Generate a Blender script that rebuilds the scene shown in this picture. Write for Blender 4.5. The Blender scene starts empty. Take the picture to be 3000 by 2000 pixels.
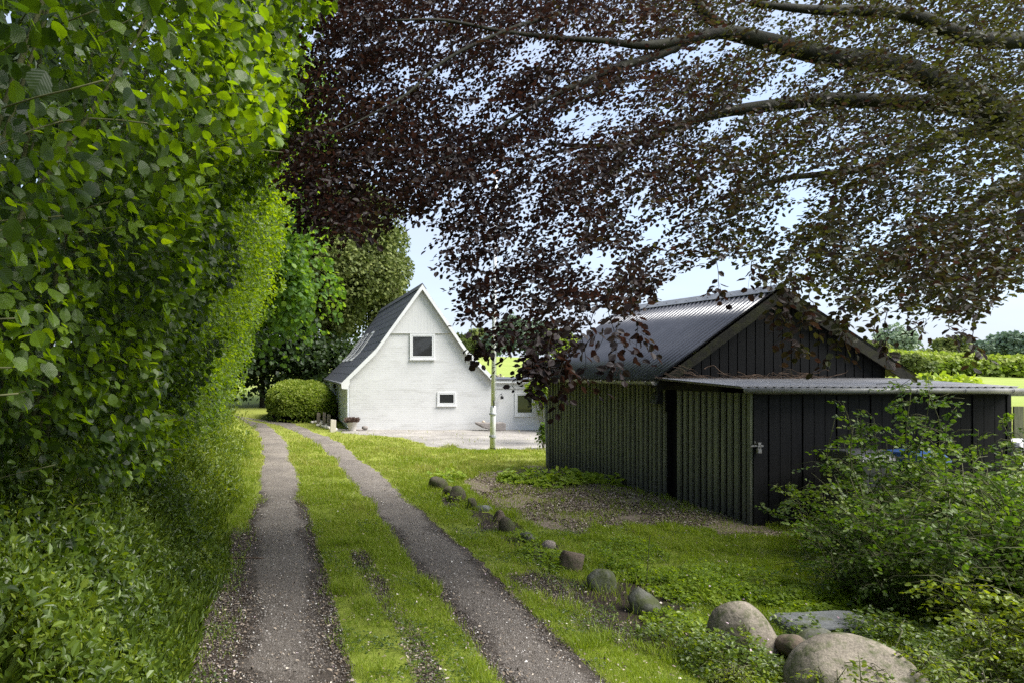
import bpy, math, random
import numpy as np
from mathutils import Vector

rng = np.random.default_rng(7)
random.seed(7)
D = bpy.data
SC = bpy.context.scene
COL = SC.collection
F, PX, PY, H = 2200.0, 800.0, 1080.0, 2.2     # focal length and principal point of the 3000x2000 photograph, eye height


def at(x, y, Z):
    """photo pixel + distance -> point"""
    return np.array([(x - PX) * Z / F, Z, H - (y - PY) * Z / F])


def onground(x, y):
    Z = H * F / (y - PY)
    return np.array([(x - PX) * Z / F, Z])


# ------------------------------------------------------------------ numeric helpers
def smooth(a, b, t):
    t = np.clip((np.asarray(t, float) - a) / (b - a), 0, 1)
    return t * t * (3 - 2 * t)


_perm = np.random.default_rng(3).random((64, 64, 16))


def vnoise(x, y, z=0.0, s=1.0):
    x = np.asarray(x, float) / s + 100.3
    y = np.asarray(y, float) / s + 77.7
    z = np.asarray(z, float) / s + 31.1 + 0 * x
    xi, yi, zi = np.floor(x).astype(int), np.floor(y).astype(int), np.floor(z).astype(int)
    fx, fy, fz = x - xi, y - yi, z - zi
    fx, fy, fz = fx * fx * (3 - 2 * fx), fy * fy * (3 - 2 * fy), fz * fz * (3 - 2 * fz)
    g = lambda a, b, c: _perm[(xi + a) % 64, (yi + b) % 64, (zi + c) % 16]
    l = lambda p, q, t: p + (q - p) * t
    return l(l(l(g(0, 0, 0), g(1, 0, 0), fx), l(g(0, 1, 0), g(1, 1, 0), fx), fy),
             l(l(g(0, 0, 1), g(1, 0, 1), fx), l(g(0, 1, 1), g(1, 1, 1), fx), fy), fz)


def unit(v):
    return v / np.maximum(np.linalg.norm(v, axis=-1, keepdims=True), 1e-9)


def rand_unit(n):
    return unit(rng.normal(size=(n, 3)))


def inpoly(x, y, poly):
    x = np.asarray(x, float); y = np.asarray(y, float)
    r = np.zeros(x.shape, bool)
    n = len(poly)
    for i in range(n):
        x1, y1 = poly[i]; x2, y2 = poly[(i + 1) % n]
        c = ((y1 > y) != (y2 > y)) & (x < (x2 - x1) * (y - y1) / ((y2 - y1) + 1e-12) + x1)
        r ^= c
    return r


# ------------------------------------------------------------------ scene helpers
def link(o, parent=None):
    COL.objects.link(o)
    if parent is not None:
        o.parent = parent
    return o


def tag(o, label=None, cat=None, group=None, kind=None):
    if label: o['label'] = label
    if cat: o['category'] = cat
    if group: o['group'] = group
    if kind: o['kind'] = kind
    return o


def thing(name, label, cat, loc=(0, 0, 0), group=None):
    o = D.objects.new(name, None)
    o.empty_display_size = 0.2
    o.location = loc
    link(o)
    return tag(o, label, cat, group)


def raw_mesh(name, V, loops, starts, totals, mat, parent=None, sm=False, attrs=None, origin=None):
    V = np.asarray(V, np.float32)
    if origin is None and parent is not None:
        q = parent; origin = np.zeros(3)
        while q is not None:
            origin = origin + np.array(q.location); q = q.parent
    if origin is not None:
        V = V - np.asarray(origin, np.float32)
    me = D.meshes.new(name)
    me.vertices.add(len(V)); me.vertices.foreach_set('co', V.ravel())
    me.loops.add(len(loops)); me.loops.foreach_set('vertex_index', np.asarray(loops, np.int32))
    me.polygons.add(len(starts)); me.polygons.foreach_set('loop_start', np.asarray(starts, np.int32))
    me.polygons.foreach_set('loop_total', np.asarray(totals, np.int32))
    me.polygons.foreach_set('use_smooth', np.full(len(starts), bool(sm)))
    me.update(calc_edges=True)
    me.validate()
    for an, (typ, dom, arr) in (attrs or {}).items():
        a = me.attributes.new(an, typ, dom)
        a.data.foreach_set('value' if typ == 'FLOAT' else 'vector', np.asarray(arr, np.float32).ravel())
    if mat is not None:
        me.materials.append(mat)
    o = D.objects.new(name, me)
    if parent is None and origin is not None:
        o.location = origin
    return link(o, parent)


class MB:
    """collects faces of ONE mesh"""
    def __init__(s):
        s.v = []; s.f = []

    def add(s, vs, fs):
        b = len(s.v)
        s.v += [tuple(map(float, p)) for p in vs]
        s.f += [[i + b for i in f] for f in fs]
        return s

    def hexa(s, p):
        """8 corners: 4 bottom then 4 top, both counter-clockwise"""
        return s.add(p, [(3, 2, 1, 0), (4, 5, 6, 7), (0, 1, 5, 4), (1, 2, 6, 5), (2, 3, 7, 6), (3, 0, 4, 7)])

    def box(s, fr, u0, u1, w0, w1, z0, z1):
        return s.hexa([fr(u0, w0, z0), fr(u1, w0, z0), fr(u1, w1, z0), fr(u0, w1, z0),
                       fr(u0, w0, z1), fr(u1, w0, z1), fr(u1, w1, z1), fr(u0, w1, z1)])

    def prism(s, poly, off):
        """polygon of 3D points extruded by vector off"""
        n = len(poly); off = np.asarray(off, float)
        vs = [np.asarray(p, float) for p in poly] + [np.asarray(p, float) + off for p in poly]
        return s.add(vs, [list(range(n)), list(range(2 * n - 1, n - 1, -1))] +
                     [[(i + 1) % n, i, n + i, n + (i + 1) % n] for i in range(n)])

    def tube(s, pts, rad, k=8, cap=True, arc=None):
        pts = [np.asarray(p, float) for p in pts]
        if np.isscalar(rad): rad = [rad] * len(pts)
        up = None; rings = []
        for i, p in enumerate(pts):
            t = unit(pts[min(i + 1, len(pts) - 1)] - pts[max(i - 1, 0)])
            if up is None:
                up = np.array([0, 0, 1.0]) if abs(t[2]) < .9 else np.array([1.0, 0, 0])
            a = unit(np.cross(up, t)); b = np.cross(t, a); up = b
            rings.append([p + rad[i] * (a * math.cos(q) + b * math.sin(q)) for q in np.linspace(0, 2 * math.pi, k, endpoint=False)])
        vs = [q for r in rings for q in r]; fs = []
        for i in range(len(pts) - 1):
            for j in range(k):
                fs.append((i * k + j, i * k + (j + 1) % k, (i + 1) * k + (j + 1) % k, (i + 1) * k + j))
        if cap:
            fs.append(tuple(range(k - 1, -1, -1))); fs.append(tuple((len(pts) - 1) * k + j for j in range(k)))
        return s.add(vs, fs)

    def lathe(s, c, prof, k=16):
        vs = []; fs = []
        for r, z in prof:
            vs += [(c[0] + r * math.cos(a), c[1] + r * math.sin(a), c[2] + z) for a in np.linspace(0, 2 * math.pi, k, endpoint=False)]
        for i in range(len(prof) - 1):
            for j in range(k):
                fs.append((i * k + j, i * k + (j + 1) % k, (i + 1) * k + (j + 1) % k, (i + 1) * k + j))
        fs.append(tuple(range(k - 1, -1, -1))); fs.append(tuple((len(prof) - 1) * k + j for j in range(k)))
        return s.add(vs, fs)

    def build(s, name, mat, parent=None, sm=False, bevel=0, origin=None):
        loops = [i for f in s.f for i in f]
        tot = [len(f) for f in s.f]
        st = np.concatenate([[0], np.cumsum(tot)[:-1]]) if tot else []
        o = raw_mesh(name, np.array(s.v), loops, st, tot, mat, parent, sm, origin=origin)
        if bevel:
            m = o.modifiers.new('b', 'BEVEL'); m.width = bevel; m.segments = 2; m.limit_method = 'ANGLE'
        return o


def W(x, y, z):
    return (x, y, z)


def spline(P, n):
    """Catmull-Rom through rows of P, n points per span"""
    P = np.asarray(P, float)
    Q = np.vstack([2 * P[0] - P[1], P, 2 * P[-1] - P[-2]])
    out = []
    for i in range(1, len(Q) - 2):
        t = np.linspace(0, 1, n, endpoint=False)[:, None]
        a, b, c, d = Q[i - 1], Q[i], Q[i + 1], Q[i + 2]
        out.append(.5 * ((2 * b) + (c - a) * t + (2 * a - 5 * b + 4 * c - d) * t ** 2 + (3 * b - a - 3 * c + d) * t ** 3))
    out.append(P[-1:])
    return np.vstack(out)


# ------------------------------------------------------------------ leaves
T6 = (np.array([(0, 0, 0), (.30, .30, .06), (.70, .27, .06), (1, 0, -.06), (.70, -.27, .06), (.30, -.30, .06)]), [(0, 1, 2, 3), (0, 3, 4, 5)])
T9 = (np.array([(0, 0, 0), (.5, 0, -.03), (1, 0, -.14), (.14, .30, .05), (.52, .44, .08), (.84, .26, .02),
                (.14, -.30, .05), (.52, -.44, .08), (.84, -.26, .02)]),
      [(0, 1, 4, 3), (1, 2, 5, 4), (0, 6, 7, 1), (1, 7, 8, 2)])
T4 = (np.array([(0, 0, 0), (.45, .36, .10), (1, 0, 0), (.45, -.36, .10)]), [(0, 1, 2, 3)])
TL = (np.array([(0, 0, 0), (.25, .13, .03), (.65, .12, .03), (1, 0, -.10), (.65, -.12, .03), (.25, -.13, .03)]), [(0, 1, 2, 3), (0, 3, 4, 5)])
# hazel leaf with a toothed outline, for the leaves closest to the camera
_h = [(.0, .06), (.10, .24), (.16, .25), (.30, .38), (.36, .37), (.52, .45), (.58, .42), (.72, .40), (.76, .34), (.88, .17)]
_hv = [(0, 0, 0), (.25, 0, -.01), (.5, 0, -.03), (.75, 0, -.08), (1, 0, -.17)]
_hl = [(u, v, .05 * v / .45 - .12 * u * u) for u, v in _h]
_hr = [(u, -v, w) for u, v, w in _hl]
TH = (np.array(_hv + _hl + _hr),
      [(0, 1, 8, 7, 6, 5), (1, 2, 10, 9, 8), (2, 3, 12, 11, 10), (3, 4, 14, 13, 12),
       (0, 15, 16, 17, 18, 1), (1, 18, 19, 20, 2), (2, 20, 21, 22, 3), (3, 22, 23, 24, 4)])


def leaf_obj(name, P, A, N, L, tmpl, mat, parent=None, tint=None, wid=1.0, origin=None):
    T, faces = tmpl
    n = len(P)
    A = unit(A); B = unit(np.cross(N, A)); C = np.cross(A, B)
    L = np.broadcast_to(np.asarray(L, float), (n,))[:, None, None]
    wid = np.broadcast_to(np.asarray(wid, float), (n,))[:, None, None]
    V = P[:, None, :] + L * (A[:, None, :] * T[None, :, 0:1] + wid * B[:, None, :] * T[None, :, 1:2] + C[:, None, :] * T[None, :, 2:3])
    k = len(T)
    fl = [i for f in faces for i in f]; tot = [len(f) for f in faces]
    loops = (np.arange(n)[:, None] * k + np.array(fl)[None, :]).ravel()
    totals = np.tile(tot, n)
    starts = np.concatenate([[0], np.cumsum(totals)[:-1]])
    if tint is None: tint = rng.random(n)
    attrs = {'tint': ('FLOAT', 'POINT', np.repeat(tint, k)),
             'leafuv': ('FLOAT_VECTOR', 'POINT', np.tile(np.c_[T[:, :2], np.zeros(k)], (n, 1)))}
    return raw_mesh(name, V.reshape(-1, 3), loops, starts, totals, mat, parent, False, attrs, origin)


# ------------------------------------------------------------------ materials
def nodes(name):
    m = D.materials.new(name); m.use_nodes = True
    nt = m.node_tree; nt.nodes.clear()
    out = nt.nodes.new('ShaderNodeOutputMaterial')
    return m, nt, out


def nd(nt, typ, **kw):
    n = nt.nodes.new(typ)
    for k, v in kw.items():
        if k in n.inputs: n.inputs[k].default_value = v
        else: setattr(n, k, v)
    return n


def ramp(nt, src, stops):
    r = nt.nodes.new('ShaderNodeValToRGB')
    e = r.color_ramp.elements
    while len(e) < len(stops): e.new(.5)
    for el, (p, c) in zip(e, stops):
        el.position = p; el.color = (*c, 1)
    nt.links.new(src, r.inputs[0])
    return r.outputs[0]


def noise(nt, scale, detail=4, rough=.6, vec=None, sc=None):
    n = nd(nt, 'ShaderNodeTexNoise', Scale=scale, Detail=detail, Roughness=rough)
    if vec is None:
        vec = nt.nodes.new('ShaderNodeNewGeometry').outputs['Position']
    if sc is not None:
        mp = nt.nodes.new('ShaderNodeMapping'); mp.inputs['Scale'].default_value = sc
        nt.links.new(vec, mp.inputs[0]); vec = mp.outputs[0]
    nt.links.new(vec, n.inputs['Vector'])
    return n.outputs['Fac']


def mixc(nt, fac, a, b, mode='MIX'):
    m = nt.nodes.new('ShaderNodeMix'); m.data_type = 'RGBA'; m.blend_type = mode
    for s, v in ((0, fac), (6, a), (7, b)):
        if hasattr(v, 'is_output'): nt.links.new(v, m.inputs[s])
        else: m.inputs[s].default_value = v if s == 0 else (*v, 1)
    return m.outputs[2]


def surface(name, stops, scale=3, rough=.8, spec=.3, detail=6, bump=.3, bscale=None, sc=None, extra=None, metallic=0, bdist=.01):
    m, nt, out = nodes(name)
    b = nd(nt, 'ShaderNodeBsdfPrincipled', Roughness=rough, Metallic=metallic)
    b.inputs['Specular IOR Level'].default_value = spec
    c = ramp(nt, noise(nt, scale, detail, sc=sc), stops)
    if extra:
        c = extra(nt, c)
    nt.links.new(c, b.inputs['Base Color'])
    if bump:
        bp = nd(nt, 'ShaderNodeBump', Strength=bump, Distance=bdist)
        nt.links.new(noise(nt, bscale or scale * 6, 5, sc=sc), bp.inputs['Height'])
        nt.links.new(bp.outputs[0], b.inputs['Normal'])
    nt.links.new(b.outputs[0], out.inputs[0])
    return m


def leafmat(name, stops, trans, tfac=.45, rough=.45, spec=.35, veins=False):
    m, nt, out = nodes(name)
    at_ = nd(nt, 'ShaderNodeAttribute', attribute_name='tint')
    c = ramp(nt, at_.outputs['Fac'], stops)
    t = ramp(nt, at_.outputs['Fac'], trans)
    b = nd(nt, 'ShaderNodeBsdfPrincipled', Roughness=rough)
    b.inputs['Specular IOR Level'].default_value = spec
    if veins:
        uv = nd(nt, 'ShaderNodeAttribute', attribute_name='leafuv')
        sx = nt.nodes.new('ShaderNodeSeparateXYZ'); nt.links.new(uv.outputs['Vector'], sx.inputs[0])
        ab = nd(nt, 'ShaderNodeMath', operation='ABSOLUTE'); nt.links.new(sx.outputs[1], ab.inputs[0])
        mu = nd(nt, 'ShaderNodeMath', operation='MULTIPLY_ADD'); nt.links.new(ab.outputs[0], mu.inputs[0]); mu.inputs[1].default_value = -.9
        nt.links.new(sx.outputs[0], mu.inputs[2])
        sn = nd(nt, 'ShaderNodeMath', operation='MULTIPLY'); nt.links.new(mu.outputs[0], sn.inputs[0]); sn.inputs[1].default_value = 50
        s2 = nd(nt, 'ShaderNodeMath', operation='SINE'); nt.links.new(sn.outputs[0], s2.inputs[0])
        vf = ramp(nt, s2.outputs[0], [(.0, (1, 1, 1)), (.82, (1, 1, 1)), (1, (.86, .88, .84))])
        c = mixc(nt, 1.0, c, vf, 'MULTIPLY'); t = mixc(nt, 1.0, t, vf, 'MULTIPLY')
        bp = nd(nt, 'ShaderNodeBump', Strength=.15, Distance=.002)
        nt.links.new(s2.outputs[0], bp.inputs['Height']); nt.links.new(bp.outputs[0], b.inputs['Normal'])
    nt.links.new(c, b.inputs['Base Color'])
    tr = nt.nodes.new('ShaderNodeBsdfTranslucent'); nt.links.new(t, tr.inputs[0])
    mx = nd(nt, 'ShaderNodeMixShader'); mx.inputs[0].default_value = tfac
    nt.links.new(b.outputs[0], mx.inputs[1]); nt.links.new(tr.outputs[0], mx.inputs[2])
    nt.links.new(mx.outputs[0], out.inputs[0])
    return m


M = {}
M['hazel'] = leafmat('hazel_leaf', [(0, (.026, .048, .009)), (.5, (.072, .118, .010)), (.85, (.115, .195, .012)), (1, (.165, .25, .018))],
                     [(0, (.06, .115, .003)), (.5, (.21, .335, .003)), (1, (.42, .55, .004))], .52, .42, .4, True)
M['maple'] = leafmat('maple_leaf', [(0, (.04, .09, .018)), (.6, (.085, .17, .02)), (1, (.16, .25, .03))],
                     [(0, (.10, .20, .01)), (.6, (.20, .36, .015)), (1, (.34, .46, .03))], .45, .5, .3)
M['beech'] = leafmat('copper_beech_leaf', [(0, (.013, .008, .0085)), (.55, (.026, .0155, .013)), (.85, (.022, .020, .0075)), (1, (.045, .048, .013))],
                     [(0, (.016, .006, .004)), (.55, (.050, .021, .014)), (.85, (.045, .040, .008)), (1, (.07, .075, .010))], .4, .5, .2)
M['herb'] = leafmat('verge_herb_leaf', [(0, (.030, .050, .010)), (.5, (.075, .118, .014)), (.85, (.125, .175, .018)), (1, (.20, .25, .035))],
                    [(0, (.06, .11, .005)), (.5, (.18, .27, .006)), (1, (.36, .43, .012))], .42, .38, .45)
M['lime'] = leafmat('light_ground_cover_leaf', [(0, (.09, .14, .01)), (.5, (.17, .25, .014)), (1, (.27, .35, .025))],
                    [(0, (.18, .29, .005)), (1, (.42, .55, .012))], .48, .5, .3)
M['shrub'] = leafmat('shrub_leaf', [(0, (.034, .058, .011)), (.5, (.080, .125, .016)), (.9, (.14, .20, .024)), (1, (.22, .27, .035))],
                     [(0, (.04, .09, .006)), (.5, (.09, .19, .008)), (1, (.22, .34, .012))], .42, .45, .35)
M['grass'] = leafmat('grass_blade', [(0, (.11, .155, .014)), (.5, (.205, .27, .026)), (.8, (.26, .295, .050)), (1, (.36, .35, .11))],
                     [(0, (.20, .30, .008)), (.5, (.35, .48, .010)), (1, (.50, .49, .09))], .38, .5, .3)
M['far'] = leafmat('far_tree_leaf', [(0, (.075, .10, .028)), (.5, (.135, .165, .042)), (1, (.24, .26, .075))],
                   [(0, (.06, .10, .02)), (1, (.20, .24, .05))], .3, .6, .2)
M['farblue_haze'] = leafmat('far_hazed_blue_green_leaf', [(0, (.12, .175, .125)), (.5, (.19, .255, .175)), (1, (.27, .33, .21))],
                       [(0, (.07, .12, .07)), (1, (.16, .24, .12))], .3, .6, .2)  # blue green paled so the leaf colour carries the distance haze
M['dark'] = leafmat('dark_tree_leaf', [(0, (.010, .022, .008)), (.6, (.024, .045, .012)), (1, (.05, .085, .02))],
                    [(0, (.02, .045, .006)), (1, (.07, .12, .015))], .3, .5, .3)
M['hedge'] = leafmat('clipped_hedge_leaf', [(0, (.09, .14, .018)), (.5, (.19, .25, .028)), (1, (.32, .36, .06))],
                     [(0, (.12, .22, .01)), (1, (.32, .42, .03))], .4, .5, .3)
M['bright'] = leafmat('yellow_green_leaf', [(0, (.16, .24, .02)), (.5, (.26, .36, .03)), (1, (.38, .44, .05))],
                      [(0, (.22, .34, .01)), (1, (.42, .50, .03))], .45, .5, .3)
M['heather'] = leafmat('dry_heather', [(0, (.10, .06, .05)), (1, (.27, .19, .16))], [(0, (.10, .06, .05)), (1, (.2, .14, .1))], .2, .8, .1)
M['chip'] = leafmat('wood_chip', [(0, (.06, .044, .033)), (.5, (.20, .158, .118)), (.85, (.40, .335, .265)), (1, (.62, .56, .48))],
                    [(0, (.02, .015, .01)), (1, (.1, .08, .05))], .05, .85, .15)
M['pebble'] = leafmat('track_pebble', [(0, (.030, .025, .021)), (.4, (.11, .092, .078)), (.75, (.27, .245, .22)), (1, (.70, .68, .64))],
                      [(0, (.02, .02, .02)), (1, (.1, .1, .1))], .02, .6, .3)
M['petal'] = leafmat('pink_petal', [(0, (.55, .38, .45)), (1, (.8, .66, .7))], [(0, (.5, .3, .4)), (1, (.7, .5, .6))], .3, .6, .2)

M['bark'] = surface('beech_bark', [(.3, (.010, .0095, .007)), (.55, (.020, .020, .012)), (.75, (.036, .036, .019))], 5, .85, .2, bump=.6, bscale=22, bdist=.02)
M['bark2'] = surface('pale_bark', [(.3, (.10, .085, .06)), (.7, (.24, .20, .15))], 4, .9, .2, bump=.6, bscale=22, bdist=.02)
M['stem'] = surface('green_brown_stem', [(.3, (.045, .05, .020)), (.7, (.10, .10, .045))], 14, .8, .2, bump=.2)
M['twigdark'] = surface('dark_beech_twig', [(.3, (.014, .012, .009)), (.7, (.032, .028, .02))], 16, .9, .1, bump=0)
M['deadtwig'] = surface('dead_twig', [(.3, (.05, .034, .024)), (.7, (.12, .085, .062))], 16, .9, .1, bump=0)


def whitewash(nt, c):
    # thin grey weathering along the brick courses, and warm damp flecks
    n = noise(nt, 2.2, 8, .75, sc=(.55, .55, 3.4))
    s = ramp(nt, n, [(.36, (.74, .73, .71)), (.48, (1, 1, 1))])
    c = mixc(nt, .55, c, s, 'MULTIPLY')
    n2 = noise(nt, 5, 8, .8, sc=(1, 1, 2.5))
    s2 = ramp(nt, n2, [(.27, (.62, .56, .50)), (.33, (1, 1, 1))])
    return mixc(nt, .8, c, s2, 'MULTIPLY')


def brickbump(name, stops, **kw):
    m = surface(name, stops, bump=0, **kw)
    nt = m.node_tree
    b = [n for n in nt.nodes if n.type == 'BSDF_PRINCIPLED'][0]
    g = nt.nodes.new('ShaderNodeNewGeometry')
    mp = nt.nodes.new('ShaderNodeMapping'); mp.inputs['Rotation'].default_value = (math.radians(-90), 0, 0)
    nt.links.new(g.outputs['Position'], mp.inputs[0])
    br = nd(nt, 'ShaderNodeTexBrick', Scale=1.0)
    br.inputs['Brick Width'].default_value = .23; br.inputs['Row Height'].default_value = .068
    br.inputs['Mortar Size'].default_value = .010; br.inputs['Mortar Smooth'].default_value = 1
    nt.links.new(mp.outputs[0], br.inputs[0])
    ad = nd(nt, 'ShaderNodeMath', operation='MULTIPLY_ADD'); ad.inputs[1].default_value = -.55
    nt.links.new(br.outputs['Fac'], ad.inputs[0]); nt.links.new(noise(nt, 7, 6, .7, sc=(1, 1, 2)), ad.inputs[2])
    bp = nd(nt, 'ShaderNodeBump', Strength=.26, Distance=.012)
    nt.links.new(ad.outputs[0], bp.inputs['Height']); nt.links.new(bp.outputs[0], b.inputs['Normal'])
    return m


M['whitewall'] = brickbump('whitewashed_brick', [(.3, (.56, .555, .54)), (.7, (.64, .635, .62))], scale=1.3, rough=.9, spec=.2, extra=whitewash)
M['render'] = surface('white_render', [(.3, (.60, .595, .58)), (.7, (.68, .675, .66))], 1.1, .9, .2, bump=.08, bscale=30)
M['whitewood'] = surface('white_painted_wood', [(.3, (.57, .565, .55)), (.7, (.63, .625, .61))], 2.5, .7, .3, sc=(9, 9, .5), bump=.1)
M['whitepaint'] = surface('white_gloss_paint', [(.3, (.66, .66, .65)), (.7, (.74, .74, .73))], 3, .4, .4, bump=0)
M['skylit_board'] = surface('skylit_white_board', [(.3, (.78, .80, .83)), (.7, (.84, .855, .88))], 2.5, .7, .3, sc=(6, 6, .5), bump=.1)  # white paint lightened and blued to stand in for skylight on this wall
M['slate'] = surface('dark_slate_roof', [(.3, (.060, .060, .068)), (.7, (.092, .092, .104))], 3, .55, .35, bump=.12, bscale=40)
M['ridge'] = surface('ridge_zinc', [(.3, (.14, .145, .155)), (.7, (.24, .245, .255))], 4, .45, .5, bump=.05)


def lichen(nt, c):
    n = noise(nt, 7, 8, .75)
    return mixc(nt, ramp(nt, n, [(.62, (0, 0, 0)), (.72, (.35, .35, .35))]), c, (.22, .22, .19))


M['corr'] = surface('dark_corrugated_sheet', [(.3, (.030, .030, .036)), (.7, (.055, .055, .064))], 2.2, .22, 1.0, bump=.04, bscale=60, extra=lichen)
M['corrlight'] = surface('grey_corrugated_sheet', [(.3, (.16, .16, .165)), (.6, (.25, .25, .26)), (.8, (.12, .11, .095))], 2.5, .5, .45, bump=.06)
M['zinc'] = surface('zinc_gutter', [(.3, (.12, .118, .105)), (.6, (.22, .215, .195)), (.75, (.30, .29, .265))], 5, .42, .5, bump=.05)
M['zincdark'] = surface('weathered_zinc_pipe', [(.3, (.15, .155, .145)), (.7, (.26, .265, .25))], 5, .45, .5, bump=.05)


def algae(nt, c):
    g = nt.nodes.new('ShaderNodeNewGeometry')
    s = nt.nodes.new('ShaderNodeSeparateXYZ'); nt.links.new(g.outputs['Position'], s.inputs[0])
    mr = nd(nt, 'ShaderNodeMapRange'); mr.inputs[1].default_value = .15; mr.inputs[2].default_value = .75
    nt.links.new(s.outputs[2], mr.inputs[0])
    n = noise(nt, 1.6, 6, .7, sc=(1.6, 1.6, .35))
    r = ramp(nt, n, [(.30, (.2, .2, .2)), (.62, (1, 1, 1))])
    f = nd(nt, 'ShaderNodeMath', operation='MULTIPLY'); nt.links.new(mr.outputs[0], f.inputs[0]); nt.links.new(r, f.inputs[1])
    return mixc(nt, f.outputs[0], c, (.205, .212, .125))


M['batten'] = surface('algae_covered_black_wood', [(.3, (.055, .057, .050)), (.7, (.11, .112, .092))], 3, .75, .3, sc=(8, 8, .5), bump=.3, extra=algae, bdist=.004)
M['black'] = surface('black_stained_board', [(.3, (.0038, .0038, .0040)), (.7, (.0085, .0085, .0090))], 3, .75, .18, sc=(9, 9, .5), bump=.5, bscale=14, bdist=.004)


def scuffs(nt, c):
    n = noise(nt, 3.2, 9, .8, sc=(3, 3, .8))
    return mixc(nt, ramp(nt, n, [(.66, (0, 0, 0)), (.76, (.5, .5, .5))]), c, (.045, .045, .048))


M['blackfront'] = surface('black_board_scuffed', [(.3, (.0045, .0045, .0047)), (.7, (.0105, .0105, .0112))], 3, .75, .18, sc=(9, 9, .5), bump=.5, bscale=14, extra=scuffs, bdist=.004)


def moss(nt, c):
    n = noise(nt, 3.5, 7, .75)
    return mixc(nt, ramp(nt, n, [(.48, (0, 0, 0)), (.66, (.85, .85, .85))]), c, (.040, .042, .014))


M['mossboard'] = surface('mossy_barge_board', [(.3, (.012, .0115, .0095)), (.7, (.030, .028, .021))], 4, .85, .2, sc=(2, 2, 2), bump=.4, extra=moss)
M['dark_in'] = surface('dark_interior', [(.3, (.006, .006, .006)), (.7, (.012, .012, .012))], 3, .9, .1, bump=0)
M['iron'] = surface('rusty_grey_iron', [(.3, (.12, .11, .10)), (.7, (.34, .33, .31))], 30, .5, .5, bump=.2, metallic=.5)
M['lampblack'] = surface('black_lamp_metal', [(.3, (.012, .012, .013)), (.7, (.022, .022, .024))], 8, .45, .4, bump=0)
M['mailbox'] = surface('anthracite_mailbox', [(.3, (.045, .048, .056)), (.7, (.065, .068, .078))], 8, .45, .4, bump=0)
M['pole'] = surface('white_flagpole_paint', [(.3, (.70, .70, .71)), (.7, (.80, .80, .81))], 6, .6, .15, bump=0)
M['band'] = surface('grey_pole_band', [(.3, (.24, .25, .26)), (.7, (.38, .39, .40))], 6, .5, .4, bump=0)
M['knob'] = surface('red_orange_knob', [(.3, (.55, .13, .06)), (.7, (.65, .18, .08))], 6, .4, .4, bump=0)
M['concrete'] = surface('pale_pot', [(.3, (.50, .47, .43)), (.7, (.60, .57, .52))], 8, .85, .2, bump=.15)
M['binbody'] = surface('dark_bin_plastic', [(.3, (.028, .030, .028)), (.7, (.045, .047, .045))], 6, .5, .4, bump=0)
M['blue'] = surface('blue_bin_lid_plastic', [(.3, (.030, .075, .21)), (.7, (.045, .10, .26))], 4, .28, .5, bump=.03)
M['greylid'] = surface('grey_bin_lid_plastic', [(.3, (.035, .036, .036)), (.7, (.055, .056, .056))], 4, .4, .5, bump=.03)
M['fencewood'] = surface('weathered_green_wood', [(.3, (.055, .060, .035)), (.7, (.12, .125, .075))], 5, .85, .2, sc=(6, 6, .6), bump=.3)
M['stake'] = surface('grey_brown_stone_stake', [(.3, (.18, .145, .12)), (.7, (.31, .26, .225))], 9, .9, .2, bump=.5)
M['palewood'] = surface('pale_weathered_plank', [(.3, (.46, .41, .34)), (.7, (.62, .57, .49))], 5, .85, .2, sc=(7, 7, .7), bump=.2)
M['beige'] = surface('beige_pebble', [(.3, (.5, .4, .3)), (.7, (.6, .5, .38))], 9, .8, .2, bump=.2)  # plain beige of the pebble on the trough stone


def granite(name, a, b, mossy=.0, spk=.5):
    def ex(nt, c):
        n = noise(nt, 85, 3, .8)
        c = mixc(nt, spk, c, ramp(nt, n, [(.35, (.55, .5, .47)), (.5, (1, 1, 1)), (.64, (1.35, 1.3, 1.25))]), 'MULTIPLY')
        if mossy:
            n2 = noise(nt, 6.5, 7, .75)
            lo = .60 - .26 * mossy
            c = mixc(nt, ramp(nt, n2, [(lo, (0, 0, 0)), (lo + .12, (.9, .9, .9))]), c, (.060, .070, .024))
        return c
    return surface(name, [(.3, a), (.7, b)], 5, .9, .25, bump=.85, bscale=13, extra=ex, bdist=.022)


M['stone_tan'] = granite('tan_granite', (.13, .113, .088), (.24, .21, .165), .40, .9)
M['stone_dark'] = granite('dark_mossy_stone', (.050, .044, .030), (.10, .086, .060), .55)
M['stone_grey'] = granite('grey_mossy_stone', (.075, .076, .060), (.14, .142, .115), .62)
M['stone_brown'] = granite('brown_stone', (.075, .058, .042), (.135, .105, .078), .42)
M['stone_pink'] = granite('pinkish_stone', (.20, .165, .145), (.32, .27, .24), .25)
M['stone_slab'] = granite('blue_grey_slab', (.075, .080, .080), (.14, .146, .146), .35)
M['stone_white'] = granite('limewashed_stone', (.50, .46, .40), (.66, .62, .56), .0, .3)
M['stone_trough'] = granite('grey_brown_trough_stone', (.20, .18, .165), (.31, .28, .26), .0)

# glass: a dark room behind a reflecting pane
m, nt, out = nodes('window_glass')
b = nd(nt, 'ShaderNodeBsdfPrincipled', Roughness=.04)
b.inputs['Base Color'].default_value = (.030, .031, .030, 1); b.inputs['Specular IOR Level'].default_value = .8
bp = nd(nt, 'ShaderNodeBump', Strength=.06, Distance=.02); nt.links.new(noise(nt, 2.5, 2), bp.inputs['Height']); nt.links.new(bp.outputs[0], b.inputs['Normal'])
nt.links.new(b.outputs[0], out.inputs[0]); M['glass'] = m

M['roofglass'] = surface('dark_roof_glass', [(.3, (.05, .05, .055)), (.7, (.07, .07, .075))], 3, .35, .25, bump=0)
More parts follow.
